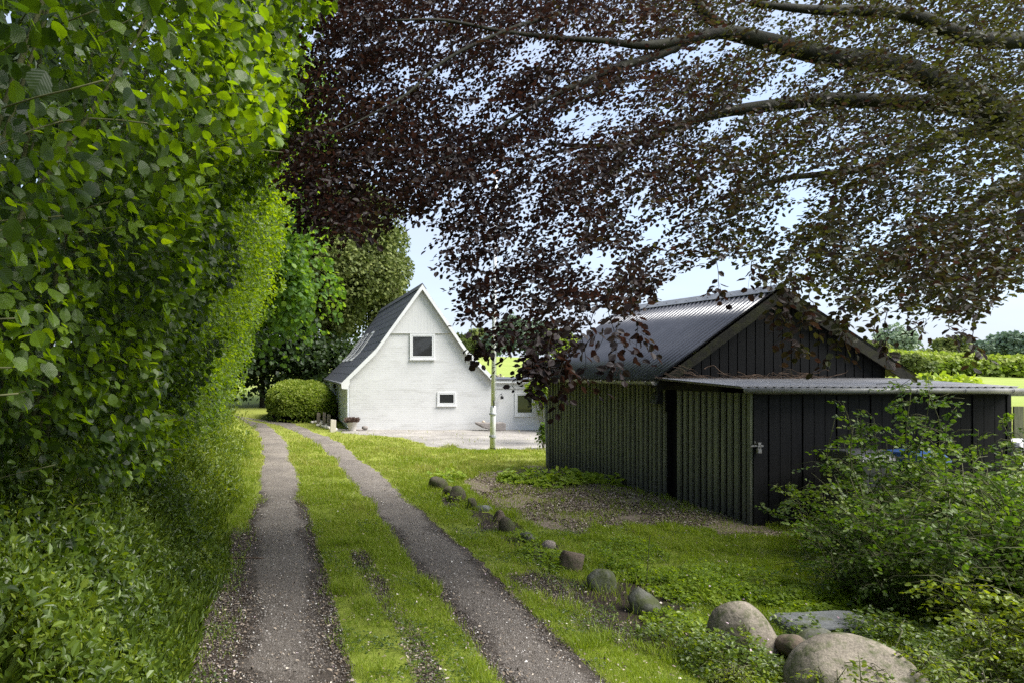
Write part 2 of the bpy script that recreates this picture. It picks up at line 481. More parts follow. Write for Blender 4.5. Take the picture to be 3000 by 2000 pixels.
# ------------------------------------------------------------------ plan of the place
RUT_L = spline([(.12, -4), (.10, 4), (.10, 10), (.12, 15), (.07, 20), (.0, 23), (-.12, 25), (-.34, 27.5), (-.68, 29.9), (-1.35, 31.4), (-2.4, 32.4), (-5, 33.4), (-9, 34)], 14)
RUT_R = spline([(2.02, -4), (1.98, 4), (1.95, 10), (1.88, 15), (1.72, 20), (1.48, 23.8), (1.08, 26.4), (.48, 29.9), (-.27, 31.7), (-.9, 32.7), (-2.2, 33.9), (-5, 35), (-9, 35.6)], 14)


def linedist(line, x, y):
    """signed-ish distance of points to a polyline"""
    x = np.asarray(x, float).ravel(); y = np.asarray(y, float).ravel()
    best = np.full(x.shape, 1e9)
    for i in range(len(line) - 1):
        a, b = line[i], line[i + 1]
        d = b - a; L2 = d @ d
        t = np.clip(((x - a[0]) * d[0] + (y - a[1]) * d[1]) / L2, 0, 1)
        best = np.minimum(best, np.hypot(x - a[0] - t * d[0], y - a[1] - t * d[1]))
    return best


def rut_half(y):
    return .335 + .04 * np.sin(y * .9) + .03 * np.sin(y * 2.3 + 1) + .09 * (vnoise(0 * y, y, 0, .45) - .5)


YARD = [onground(*p) for p in ((1000, 1266), (1060, 1272), (1186, 1279), (1214, 1291), (1257, 1305), (1330, 1311), (1400, 1316), (1480, 1312), (1560, 1318))] + \
       [np.array(p) for p in ((9.5, 21.0), (14, 22), (14, 27.6), (2.2, 27.6))]
CHIPS = [onground(*p) for p in ((1390, 1388), (1470, 1372), (1600, 1366))] + [np.array((6.3, 15.0)), np.array((6.9, 10.3)), np.array((9.0, 10.2)), np.array((8.6, 9.4)), np.array((7.2, 9.55))] + \
        [onground(*p) for p in ((2100, 1560), (1900, 1545), (1700, 1560), (1560, 1530), (1470, 1510), (1400, 1470), (1375, 1430))]
# shed frame: u to the right along the gable, w away from the camera
SX, SY = 6.71, 10.5


def SF(u, w, z):
    return (SX + u - .105 * w, SY + w, z)


def HF(u, w, z):
    return (2.74 + u + .01727 * w, 27.0 + w - .015 * u, z)


def bank(x, y):
    n = vnoise(x, y, 0, 1.1)
    return .62 * smooth(-.70, -2.0, np.asarray(x) + .25 * (n - .5)) * smooth(36, 27, y)


def ground_h(x, y):
    x = np.asarray(x, float); y = np.asarray(y, float)
    z = .020 * (vnoise(x, y, 0, .9) - .5) + .012 * (vnoise(x, y, 0, .33) - .5)
    med = np.exp(-((x - 1.05) / .42) ** 2) * smooth(24, 18, y)
    z = z + .035 * med
    z = z + bank(x, y)
    A = np.clip(3.9 - (x - 26) * .042, .4, 5.2)
    hill = A * smooth(38, 98, y) + 3.0 * smooth(95, 330, y)
    z = z + hill * smooth(-10, 6, x) + 1.5 * smooth(40, 100, y) * (1 - smooth(-10, 6, x))
    z = z + .10 * smooth(.9, .0, np.abs(x - (6.2 - .105 * (y - 10.5)))) * smooth(10.2, 11.2, y) * smooth(16.5, 15.5, y)
    return z


# ------------------------------------------------------------------ ground
gx = np.concatenate([-np.geomspace(3, 420, 40)[::-1], np.arange(-2.95, 9.0, .09), np.geomspace(9.0, 620, 44)])
gy = np.concatenate([[-60, -30, -15, -8, -4, -2, 0, 1, 2], np.arange(3, 36, .13), np.geomspace(36, 900, 60)])
GX, GY = np.meshgrid(gx, gy)
GZ = ground_h(GX, GY)
nx, ny = len(gx), len(gy)
V = np.c_[GX.ravel(), GY.ravel(), GZ.ravel()]
ii = np.arange(ny - 1)[:, None] * nx + np.arange(nx - 1)[None, :]
Q = np.stack([ii, ii + 1, ii + nx + 1, ii + nx], -1).reshape(-1, 4)
fx, fy = V[:, 0], V[:, 1]
d_l, d_r = linedist(RUT_L, fx, fy), linedist(RUT_R, fx, fy)
BED = spline([onground(*p) for p in ((1290, 1440), (1345, 1475), (1420, 1500), (1490, 1565), (1610, 1615), (1680, 1680), (1770, 1730), (1890, 1800), (2180, 1935), (2450, 2030))], 4)


def soil_mask(x, y):
    """bare earth: rut margins, the strip along the stone row, the chip bed, the worn middle line"""
    dl, dr = linedist(RUT_L, x, y), linedist(RUT_R, x, y)
    nearz = smooth(17, 9, y)
    s = smooth(.60, .34, dl) * nearz
    s = np.maximum(s, smooth(.95, .55, np.hypot((x + .38) / 1.0, 0)) * smooth(.2, -.1, x) * smooth(13, 7.5, y) * (x > -.80))
    s = np.maximum(s, .8 * smooth(.48, .30, dr) * nearz)
    db = linedist(BED, x, y)
    s = np.maximum(s, .85 * smooth(.55, .10, db) * (vnoise(x, y, 3, .45) > .42))
    mid = 1.06 + .05 * np.sin(y * 1.3)
    s = np.maximum(s, .85 * smooth(.24, .05, np.abs(x - mid)) * smooth(11.5, 8.5, y) * (.4 + .6 * vnoise(x, y, 5, .5)))
    patch = np.exp(-(((x - 3.55) / .48) ** 2 + ((y - 7.3) / .60) ** 2)) + np.exp(-(((x - 3.05) / .5) ** 2 + ((y - 6.3) / .55) ** 2)) + np.exp(-(((x - 2.75) / .4) ** 2 + ((y - 7.6) / .6) ** 2))
    s = np.maximum(s, patch)
    return np.clip(s, 0, 1)


def chip_mask(x, y):
    q = inpoly(x + .35 * (vnoise(x, y, 0, .5) - .5), y + .9 * (vnoise(x, y, 2, .6) - .5), CHIPS)
    return q.astype(float)


def yard_mask(x, y):
    return inpoly(x + .7 * (vnoise(x, y, 0, .6) - .5), y + .8 * (vnoise(x, y, 2, .5) - .5), YARD).astype(float)


soil = soil_mask(fx, fy); chip = chip_mask(fx, fy)
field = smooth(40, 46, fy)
sunny = smooth(11, 20, fy + .6 * (fx - 2))  # grass turns yellower and lighter towards the yard

m, nt, out = nodes('grassy_ground')
b = nd(nt, 'ShaderNodeBsdfPrincipled', Roughness=.95); b.inputs['Specular IOR Level'].default_value = .1
A_ = lambda nme: nd(nt, 'ShaderNodeAttribute', attribute_name=nme).outputs['Fac']
gcol = ramp(nt, noise(nt, 3.5, 8, .75), [(.25, (.085, .105, .018)), (.5, (.15, .185, .027)), (.75, (.21, .24, .045))])
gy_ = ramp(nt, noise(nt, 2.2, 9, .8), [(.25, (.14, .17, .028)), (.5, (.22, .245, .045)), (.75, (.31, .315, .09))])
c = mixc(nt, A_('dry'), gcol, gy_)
fcol = ramp(nt, noise(nt, .22, 6, .65, sc=(.35, 1.6, 1)), [(.3, (.20, .255, .055)), (.55, (.25, .295, .075)), (.75, (.31, .325, .11))])
c = mixc(nt, A_('field'), c, fcol)
scol = ramp(nt, noise(nt, 26, 6, .8), [(.3, (.018, .014, .011)), (.55, (.042, .032, .025)), (.75, (.085, .066, .05))])
sm_ = nd(nt, 'ShaderNodeMath', operation='MULTIPLY_ADD'); nt.links.new(noise(nt, 9, 6, .8), sm_.inputs[0]); sm_.inputs[1].default_value = 1.1
ms = nd(nt, 'ShaderNodeMath', operation='ADD'); nt.links.new(A_('soil'), ms.inputs[0]); ms.inputs[1].default_value = -.55
nt.links.new(ms.outputs[0], sm_.inputs[2])
sf = ramp(nt, sm_.outputs[0], [(.42, (0, 0, 0)), (.58, (1, 1, 1))])
c = mixc(nt, sf, c, scol)
ccol = ramp(nt, noise(nt, 34, 7, .85), [(.3, (.060, .046, .034)), (.5, (.17, .135, .10)), (.7, (.34, .285, .225))])
cm = nd(nt, 'ShaderNodeMath', operation='MULTIPLY_ADD'); nt.links.new(noise(nt, 4, 7, .8), cm.inputs[0]); cm.inputs[1].default_value = 1.0
m2 = nd(nt, 'ShaderNodeMath', operation='ADD'); nt.links.new(A_('chip'), m2.inputs[0]); m2.inputs[1].default_value = -.5
nt.links.new(m2.outputs[0], cm.inputs[2])
c = mixc(nt, ramp(nt, cm.outputs[0], [(.42, (0, 0, 0)), (.60, (1, 1, 1))]), c, ccol)
nt.links.new(c, b.inputs['Base Color'])
bp = nd(nt, 'ShaderNodeBump', Strength=.7, Distance=.03); nt.links.new(noise(nt, 18, 6, .8), bp.inputs['Height']); nt.links.new(bp.outputs[0], b.inputs['Normal'])
nt.links.new(b.outputs[0], out.inputs[0]); M['ground'] = m
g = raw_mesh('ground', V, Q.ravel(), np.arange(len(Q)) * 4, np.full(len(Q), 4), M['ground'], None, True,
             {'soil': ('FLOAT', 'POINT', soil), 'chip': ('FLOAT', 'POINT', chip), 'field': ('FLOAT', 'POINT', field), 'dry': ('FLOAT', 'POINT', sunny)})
tag(g, 'grassy ground of the lane and garden rising to a pale green field', kind='structure')


def dirt(name, stops, fine, rough=.85):
    m, nt, out = nodes(name)
    b = nd(nt, 'ShaderNodeBsdfPrincipled', Roughness=rough); b.inputs['Specular IOR Level'].default_value = .25
    big = ramp(nt, noise(nt, .9, 5, .6), [(.3, (.62, .60, .60)), (.7, (1.25, 1.22, 1.17))])
    c = ramp(nt, noise(nt, fine, 7, .85), stops)
    c = mixc(nt, 1.0, c, big, 'MULTIPLY')
    v = nd(nt, 'ShaderNodeTexVoronoi', Scale=fine * 2.2)
    gg = nt.nodes.new('ShaderNodeNewGeometry'); nt.links.new(gg.outputs['Position'], v.inputs['Vector'])
    sx = nt.nodes.new('ShaderNodeSeparateColor'); nt.links.new(v.outputs['Color'], sx.inputs[0])
    c = mixc(nt, ramp(nt, sx.outputs[0], [(.88, (0, 0, 0)), (.97, (.55, .55, .55))]), c, (.42, .40, .37))
    nt.links.new(c, b.inputs['Base Color'])
    bp = nd(nt, 'ShaderNodeBump', Strength=.8, Distance=.012); nt.links.new(v.outputs['Distance'], bp.inputs['Height'])
    nt.links.new(bp.outputs[0], b.inputs['Normal'])
    nt.links.new(b.outputs[0], out.inputs[0])
    return m


def litter(m):
    nt = m.node_tree
    b = [n for n in nt.nodes if n.type == 'BSDF_PRINCIPLED'][0]
    old = b.inputs['Base Color'].links[0].from_socket
    a = nd(nt, 'ShaderNodeAttribute', attribute_name='edge').outputs['Fac']
    ad = nd(nt, 'ShaderNodeMath', operation='MULTIPLY_ADD'); ad.inputs[1].default_value = 1.1
    nt.links.new(noise(nt, 3.5, 9, .82), ad.inputs[0]); nt.links.new(a, ad.inputs[2])
    s = ramp(nt, noise(nt, 30, 6, .85), [(.3, (.016, .013, .010)), (.55, (.046, .036, .028)), (.75, (.12, .10, .08))])
    nt.links.new(mixc(nt, ramp(nt, ad.outputs[0], [(.66, (0, 0, 0)), (.86, (1, 1, 1))]), old, s), b.inputs['Base Color'])


M['track'] = dirt('gravel_track', [(.32, (.072, .060, .050)), (.5, (.18, .158, .136)), (.68, (.40, .36, .32))], 42)
def damp(m):
    nt = m.node_tree
    b = [n for n in nt.nodes if n.type == 'BSDF_PRINCIPLED'][0]
    old = b.inputs['Base Color'].links[0].from_socket
    a = nd(nt, 'ShaderNodeAttribute', attribute_name='damp').outputs['Fac']
    s = ramp(nt, noise(nt, 34, 8, .9), [(.33, (.026, .021, .017)), (.5, (.072, .061, .051)), (.66, (.19, .168, .146))])
    nt.links.new(mixc(nt, a, old, s), b.inputs['Base Color'])


damp(M['track'])
litter(M['track'])
M['yardm'] = dirt('pale_yard_gravel', [(.28, (.13, .122, .11)), (.5, (.28, .265, .245)), (.72, (.46, .44, .41))], 18)


def strip(name, line, label):
    s = np.concatenate([[0], np.cumsum(np.linalg.norm(np.diff(line, axis=0), axis=1))])
    t = np.arange(0, s[-1], .07)
    cx, cy = np.interp(t, s, line[:, 0]), np.interp(t, s, line[:, 1])
    dx, dy = np.gradient(cx), np.gradient(cy)
    l = np.hypot(dx, dy); px_, py_ = dy / l, -dx / l
    o = np.linspace(-1.35, 1.35, 23)
    hw = rut_half(cy)
    X = cx[:, None] + px_[:, None] * o * hw[:, None]; Y = cy[:, None] + py_[:, None] * o * hw[:, None]
    Z = ground_h(X, Y) + .022 * (1 - np.abs(o[None, :]) ** 2.5) + .022 * (vnoise(X, Y, 7, .16) - .5) * smooth(.5, 1.0, np.abs(o))[None, :] + .004
    n1, n2 = X.shape
    ii = np.arange(n1 - 1)[:, None] * n2 + np.arange(n2 - 1)[None, :]
    Q = np.stack([ii, ii + 1, ii + n2 + 1, ii + n2], -1).reshape(-1, 4)
    r = raw_mesh(name, np.c_[X.ravel(), Y.ravel(), Z.ravel()], Q.ravel(), np.arange(len(Q)) * 4, np.full(len(Q), 4), M['track'], None, True,
                 {'damp': ('FLOAT', 'POINT', (.78 * smooth(18, 7, Y + 4 * (vnoise(X, Y, 1, 1.3) - .5))).ravel()),
                  'edge': ('FLOAT', 'POINT', (.42 * smooth(.30, 1.1, np.abs(o))[None, :] * smooth(22, 8, Y) - .16 + .26 * smooth(14, 5.5, Y) + .5 * (vnoise(X, Y, 3, .55) - .5)).ravel())})
    tag(r, label, kind='structure')


strip('track', RUT_L, 'gravel wheel track beside the green verge')
strip('track', RUT_R, 'gravel wheel track beside the stone row')
# pale gravel forecourt
yx = np.arange(1.8, 14, .10); yy = np.arange(20.2, 28, .10)
YX, YY = np.meshgrid(yx, yy)


def polydist(x, y, poly):
    pl = np.array(list(poly) + [poly[0]])
    d = linedist(pl, x, y)
    return np.where(inpoly(np.ravel(x), np.ravel(y), poly), d, -d)


yd = polydist(YX, YY, YARD).reshape(YX.shape)
YZ = ground_h(YX, YY) + np.clip(.10 * (yd + .30 * (vnoise(YX, YY, 2, .45) - .5) + .16 * (vnoise(YX, YY, 4, .15) - .5)), -.06, .018) + .004
ii = np.arange(len(yy) - 1)[:, None] * len(yx) + np.arange(len(yx) - 1)[None, :]
Q = np.stack([ii, ii + 1, ii + len(yx) + 1, ii + len(yx)], -1).reshape(-1, 4)
Q = Q[(yd.ravel()[Q].max(1) > -.5)]
yo = raw_mesh('gravel_yard', np.c_[YX.ravel(), YY.ravel(), YZ.ravel()], Q.ravel(), np.arange(len(Q)) * 4, np.full(len(Q), 4), M['yardm'], None, True)
tag(yo, 'pale gravel yard in front of the white house', kind='structure')

# ------------------------------------------------------------------ white house
house = thing('white_house', 'whitewashed cottage with steep dark roof and a low flat annex', 'house', HF(2.6, 0, 0))
RZ, RU = 5.20, 2.59                       # ridge
BZ = 2.92; BL, BR = .94, 4.14            # kinks of the bell-cast roof
EZL, EUL = 1.72, -.27; EZR, EUR = 1.86, 5.14
D_ = 11.2                                 # depth
WL, WR = 0.0, 5.10


def roofz(u):
    return np.interp(u, [EUL, BL, RU, BR, EUR], [EZL, BZ, RZ, BZ, EZR])


us = [WL, BL, 2.59 - 1.18, 2.59 + 1.18, BR, WR]
CZ = 3.49
uc0 = float(np.interp(CZ + .05, [BZ, RZ], [BL, RU])); uc1 = float(np.interp(CZ + .05, [BZ, RZ], [BR, RU]))
poly = [(WL, -.3), (WR, -.3), (WR, roofz(WR) - .06), (BR, BZ - .06), (uc1 - .02, CZ), (uc0 + .02, CZ), (BL, BZ - .06), (WL, roofz(WL) - .06)]
MB().prism([HF(u, 0, z) for u, z in poly], np.array(HF(0, .3, 0)) - np.array(HF(0, 0, 0))).build('gable_wall', M['whitewall'], house)
# rear part of the house as a solid body
polyb = [(WL + .004, -.3), (WR - .004, -.3), (WR - .004, roofz(WR) - .07), (BR, BZ - .08), (RU, RZ - .12), (BL, BZ - .08), (WL + .004, roofz(WL) - .07)]
MB().prism([HF(u, .31, z) for u, z in polyb], np.array(HF(0, D_ - .1, 0)) - np.array(HF(0, .31, 0))).build('wall', M['render'], house)
# gable cladding of narrow vertical boards
cl = MB(); wv = .085
wv = .11; u = uc0 - .03
while u < uc1 + .03:
    u1 = u + wv - .002
    zt0, zt1 = roofz(u) - .05, roofz(u1) - .05
    if min(zt0, zt1) > CZ + .005:
        if u < RU < u1:
            cl.prism([HF(u, -.035, CZ), HF(u1, -.035, CZ), HF(u1, -.035, zt1), HF(RU, -.035, RZ - .05), HF(u, -.035, zt0)], (0, .03, 0))
        else:
            cl.prism([HF(u, -.035, CZ), HF(u1, -.035, CZ), HF(u1, -.035, zt1), HF(u, -.035, zt0)], (0, .03, 0))
    u += wv
cl.box(HF, uc0, uc1, -.05, -.036, CZ - .03, CZ)
cl.prism([HF(uc0 + .03, -.0325, CZ + .002), HF(uc1 - .03, -.0325, CZ + .002), HF(RU, -.0325, RZ - .1)], (0, .3, 0))
cl.build('gable_cladding', M['whitewood'], house)
# batten boarded left wall
lb = MB(); w = .0
lb.box(HF, -.03, -.002, .02, D_ - .5, .12, roofz(0) - .05)
while w < D_ - .6:
    lb.box(HF, -.062, -.03, w, w + .055, .10, roofz(0) - .05); w += .26
lb.build('boarded_wall', M['skylit_board'], house)
# roof in overlapping courses
for side, (a, bz_, c_) in enumerate((((EUL, EZL), (BL, BZ), (RU, RZ)), ((EUR, EZR), (BR, BZ), (RU, RZ)))):
    r = MB()
    for (p, q, n) in ((a, bz_, 4), (bz_, c_, 8)):
        p = np.array(p); q = np.array(q)
        d = (q - p) / n; nrm = np.array([-d[1], d[0]]) / np.hypot(*d)
        if nrm[1] < 0: nrm = -nrm
        for k in range(n):
            s0, s1 = p + d * k, p + d * (k + 1.0)
            lo0, lo1 = s0 + nrm * .012, s1 + nrm * .005
            w0, w1 = -.16, D_ + .2
            bot0, bot1 = s0 - nrm * .03, s1 - nrm * .03
            r.hexa([HF(bot0[0], w0, bot0[1]), HF(bot0[0], w1, bot0[1]), HF(bot1[0], w1, bot1[1]), HF(bot1[0], w0, bot1[1]),
                    HF(lo0[0], w0, lo0[1]), HF(lo0[0], w1, lo0[1]), HF(lo1[0], w1, lo1[1]), HF(lo1[0], w0, lo1[1])])
    ro = r.build('roof', M['slate'], house)
    if side == 0:
        MB().prism([HF(RU - .17, -.19, RZ - .17), HF(RU, -.19, RZ + .055), HF(RU + .15, -.19, RZ - .17), HF(RU + .12, -.19, RZ - .18), HF(RU, -.19, RZ + .01), HF(RU - .14, -.19, RZ - .18)],
                   (.01727 * D_, D_ + .4, 0)).build('ridge_cap', M['slate'], ro)
        # three narrow roof windows seen along the slope
        p = np.array((BL, BZ)); q = np.array((RU, RZ)); n2 = np.array([-(q - p)[1], (q - p)[0]]); n2 = n2 / np.hypot(*n2)
        for wc in (5.9, 8.3, 10.4):
            p0 = np.array((EUL, EZL)) * .26 + p * .74; p1 = p + (q - p) * .37
            def RP(u_, t_, h_):
                pp = (p0 + (p - p0) * (t_ / .25) if t_ < .25 else p + (p1 - p) * ((t_ - .25) / .75)) + n2 * h_
                return HF(pp[0], wc + u_, pp[1])
            fr = MB()
            for (ua, ub) in ((-.40, -.365), (.365, .40)):
                for (ta, tb) in ((0, .25), (.25, 1)):
                    fr.hexa([RP(ua, ta, .0), RP(ub, ta, .0), RP(ub, tb, .0), RP(ua, tb, .0), RP(ua, ta, .045), RP(ub, ta, .045), RP(ub, tb, .045), RP(ua, tb, .045)])
            for (ta, tb) in ((-.05, .03), (.95, 1.03)):
                fr.hexa([RP(-.42, ta, .0), RP(.42, ta, .0), RP(.42, tb, .0), RP(-.42, tb, .0), RP(-.42, ta, .05), RP(.42, ta, .05), RP(.42, tb, .05), RP(-.42, tb, .05)])
            rf = fr.build('roof_window', M['whitepaint'], house)
            gl = MB()
            for (ta, tb) in ((.03, .25), (.25, .95)):
                gl.hexa([RP(-.365, ta, .0), RP(.365, ta, .0), RP(.365, tb, .0), RP(-.365, tb, .0), RP(-.365, ta, .03), RP(.365, ta, .03), RP(.365, tb, .03), RP(-.365, tb, .03)])
            gl.build('pane', M['roofglass'], rf)
# barge boards on the gable
for side, pts in enumerate((((EUL - .03, EZL - .02), (BL, BZ), (RU, RZ)), ((EUR + .02, EZR), (BR, BZ), (RU, RZ)))):
    bb = MB()
    for (p, q) in zip(pts[:-1], pts[1:]):
        p, q = np.array(p), np.array(q)
        bb.prism([HF(p[0], -.20, p[1] - .175), HF(q[0], -.20, q[1] - .185), HF(q[0], -.20, q[1] - .0), HF(p[0], -.20, p[1] + .0)], (0, .045, 0))
        bb.prism([HF(p[0], -.155, p[1] - .05), HF(q[0], -.155, q[1] - .05), HF(q[0], -.155, q[1] - .032), HF(p[0], -.155, p[1] - .032)], (0, .15, 0))
    if side == 0:
        p = pts[0]
        bb.prism([HF(p[0] + .02, -.203, p[1] - .20), HF(p[0] + .22, -.203, p[1] - .22), HF(p[0] + .30, -.203, p[1] - .02), HF(p[0] + .30, -.203, p[1] + .22), HF(p[0] - .0, -.203, p[1] - .04)], (0, .05, 0))
    bb.build('bargeboard', M['whitepaint'], house)
gt = MB().tube([HF(EUL - .05, -.15, EZL - .05), HF(EUL - .05, D_ + .1, EZL - .05)], .055, 10)
go = gt.build('gutter', M['ridge'], house, True)
MB().tube(spline([HF(EUL - .05, D_ - .25, EZL - .06), HF(EUL - .04, D_ - .25, EZL - .22), HF(-.12, D_ - .25, EZL - .45), HF(-.10, D_ - .25, EZL - .7), HF(-.10, D_ - .25, .0)], 5), .04, 8).build('downpipe', M['ridge'], go, True)


def window(parent, fr, u0, u1, z0, z1, w0=-.034, pane_in=.10):
    f = MB()
    fw = pane_in * .55; g = .007

    def ring(i, o, wa, wb):
        for (a, b, c, d) in ((u0 + o, u0 + i, z0 + o, z1 - o), (u1 - i, u1 - o, z0 + o, z1 - o), (u0 + i, u1 - i, z1 - i, z1 - o), (u0 + i, u1 - i, z0 + o, z0 + i)):
            f.box(fr, a, b, wa, wb, c, d)
    ring(fw, 0, w0, w0 + .03)
    ring(pane_in, fw + g, w0 + .008, w0 + .03)
    wo = f.build('window', M['whitepaint'], parent)
    MB().box(fr, u0 + fw, u1 - fw, w0 + .024, w0 + .032, z0 + fw, z1 - fw).build('pane', M['glass'], wo)
    MB().hexa([fr(u0 - .02, w0 - .03, z0 - .04), fr(u1 + .02, w0 - .03, z0 - .04), fr(u1 + .02, w0 + .03, z0 - .04), fr(u0 - .02, w0 + .03, z0 - .04),
               fr(u0 - .02, w0 - .03, z0 - .014), fr(u1 + .02, w0 - .03, z0 - .014), fr(u1 + .02, w0 + .03, z0 - .003), fr(u0 - .02, w0 + .03, z0 - .003)]).build('sill', M['whitepaint'], wo)
    return wo


hw0 = window(house, HF, 2.17, 3.06, 2.56, 3.45, -.05)
window(house, HF, 3.15, 3.82, .90, 1.375, -.034, .085)
# annex
an = MB().box(HF, 5.104, 9.2, .02, 6, -.3, 1.50)
an.build('annex_wall', M['render'], house)
MB().box(HF, 5.104, 9.4, -.02, 6.2, 1.505, 1.70).build('annex_cladding', M['whitewood'], house)
fa = MB().box(HF, 5.16, 9.6, -.12, 6.4, 1.705, 1.80)
fa.build('annex_fascia', M['whitepaint'], house)
MB().box(HF, 5.16, 9.62, -.15, 6.42, 1.803, 1.85).build('annex_roof', M['slate'], house)
window(house, HF, 5.92, 6.64, .54, 1.36, -.015, .10)
al = MB().tube([HF(5.42, -.0, 1.30), HF(5.42, -.12, 1.32), HF(5.42, -.16, 1.25)], .014, 6)
al.lathe(HF(5.42, -.16, 1.13), [(.055, 0), (.06, .09), (.02, .12)], 10)
al.build('wall_lamp', M['lampblack'], house)
ll = MB().tube([HF(-.06, 5.2, 1.34), HF(-.2, 5.2, 1.34), HF(-.2, 5.2, 1.42)], .012, 6)
ll.lathe(HF(-.2, 5.2, 1.38), [(.04, 0), (.065, .05), (.065, .14), (.02, .2)], 8)
ll.build('wall_lamp', M['lampblack'], house)

mbx = thing('mailbox', 'dark grey mailbox with a rounded top on the boarded house wall', 'mailbox', HF(-.12, 5.3, .40))
q = MB().prism([HF(-.065, 5.08, .38), HF(-.235, 5.08, .38), HF(-.235, 5.08, .70), HF(-.21, 5.08, .755), HF(-.15, 5.08, .78), HF(-.065, 5.08, .78)], (0, .40, 0))
q.build('box', M['mailbox'], mbx, bevel=.01)
MB().box(HF, -.242, -.236, 5.12, 5.44, .64, .67).build('slot', M['lampblack'], mbx)


# ------------------------------------------------------------------ black shed with lean-to
shed = thing('black_shed', 'black timber shed with corrugated gable roof and a low lean-to', 'shed', SF(1.8, 2, 0))
SW = 3.60; LD = 1.86; SLEN = 6.05          # width, lean-to depth, total length
EZ = 2.0; RZs = 3.52; UE0, UE1 = -.26, 4.0; URs = 1.77


def srz(u):
    return float(np.interp(u, [UE0, URs, UE1], [EZ, RZs, 2.06]))


# side wall: black boards with algae covered battens
sw_ = MB()
sw_.box(SF, 0, .10, LD + .02, SLEN, -.2, EZ + .06)
sw_.build('side_wall', M['black'], shed)
bt = MB(); w = LD + .05
k = 0
while w < SLEN - .03:
    bt.box(SF, -.034 - .004 * (k % 3), -.001, w, w + .054 + .006 * ((k * 7) % 3), -.05, EZ + .04); w += .126; k += 1
bt.build('wall_battens', M['batten'], shed)
rs = MB().box(SF, .075, .10, LD - .26, LD + .019, -.2, 1.98)
rs.build('dark_door_recess', M['dark_in'], shed)  # dark panel stands in for the shade in the door gap
sl = MB().box(SF, 0, .10, .0, LD - .265, -.2, 1.86)
sl.build('lean_to_side_wall', M['black'], shed)
bt = MB(); w = .10; k = 0
while w < LD - .30:
    bt.box(SF, -.034, -.001, w, w + .062 + .008 * ((k * 5) % 3), -.05, 1.86); w += .142; k += 1
bt.box(SF, -.02, -.001, LD - .30, LD - .26, -.05, 1.9)
bt.box(SF, -.045, -.002, -.012, .05, -.05, 1.86)
bt.build('lean_to_battens', M['batten'], shed)
MB().box(SF, -.07, .0, LD - 1.25, LD + .12, 1.865, 1.975).build('lean_to_side_beam', M['mossboard'], shed)
# lean-to front: wide black boards
fb = MB(); u = .0; k = 0
fb.box(SF, .03, SW - .01, .03, .06, -.2, 1.85)
u = .055
while u < SW - .02:
    u1 = min(u + .158, SW)
    o_ = -.012 - .006 * ((k * 5) % 3)
    fb.box(SF, u, u1 - .014, o_, .029, .02 + .01 * (k % 2), 1.845); u = u1; k += 1
fb.build('lean_to_front_wall', M['blackfront'], shed)
MB().box(SF, -.01, .05, -.035, -.0125, .0, 1.86).build('corner_trim', M['blackfront'], shed)
MB().box(SF, SW - .06, SW, .062, LD, -.2, 1.85).build('lean_to_end_wall', M['black'], shed)
# gable boards above the lean-to
gb = MB(); u = .0; gw = LD + .03
for k in range(26):
    u0, u1 = k * .148 - .04, k * .148 + .148 - .040 - .016
    if u1 > SW + .03: break
    z0_, z1_ = srz(u0) - .12, srz(u1) - .12
    if min(z0_, z1_) < 1.62: continue
    if u0 < URs < u1: gb.prism([SF(u0, gw - .02, 1.5), SF(u1, gw - .02, 1.5), SF(u1, gw - .02, z1_), SF(URs, gw - .02, RZs - .12), SF(u0, gw - .02, z0_)], (0, .03, 0))
    else: gb.prism([SF(u0, gw - .02, 1.5), SF(u1, gw - .02, 1.5), SF(u1, gw - .02, z1_), SF(u0, gw - .02, z0_)], (0, .03, 0))
gb.prism([SF(.0, gw + .012, .0), SF(SW, gw + .012, .0), SF(SW, gw + .012, srz(SW) - .1), SF(URs, gw + .012, RZs - .1), SF(0, gw + .012, srz(0) - .1)], (0, .08, 0))
gb.build('gable_wall', M['black'], shed)
bk = MB().prism([SF(.0, SLEN - .1, -.2), SF(SW, SLEN - .1, -.2), SF(SW, SLEN - .1, srz(SW) - .1), SF(URs, SLEN - .1, RZs - .1), SF(0, SLEN - .1, srz(0) - .1)], (0, .08, 0))
bk.box(SF, SW - .08, SW, LD + .1, SLEN - .11, -.2, srz(SW) - .08)
bk.build('rear_wall', M['black'], shed)


def corrugated(name, f, n1, n2, pitch_n, amp, mat, parent, th=.004):
    """f(s,t) -> (point, normal); wave along s"""
    ss = np.linspace(0, 1, n1); tt = np.linspace(0, 1, n2)
    Vs = []
    for off in (0, -th):
        for t in tt:
            for s in ss:
                p, nrm = f(s, t)
                Vs.append(np.asarray(p) + np.asarray(nrm) * (amp * math.cos(2 * math.pi * pitch_n * s) + off))
    fs = []
    for layer in (0, 1):
        b0 = layer * n1 * n2
        for j in range(n2 - 1):
            for i in range(n1 - 1):
                a = b0 + j * n1 + i
                q = (a, a + 1, a + n1 + 1, a + n1)
                fs.append(q if layer == 0 else q[::-1])
    b0 = n1 * n2
    for i in range(n1 - 1):
        fs.append((i, b0 + i, b0 + i + 1, i + 1)); e = (n2 - 1) * n1 + i
        fs.append((e + 1, b0 + e + 1, b0 + e, e))
    mb = MB(); mb.v = [tuple(v) for v in Vs]; mb.f = [list(x) for x in fs]
    return mb.build(name, mat, parent, True)


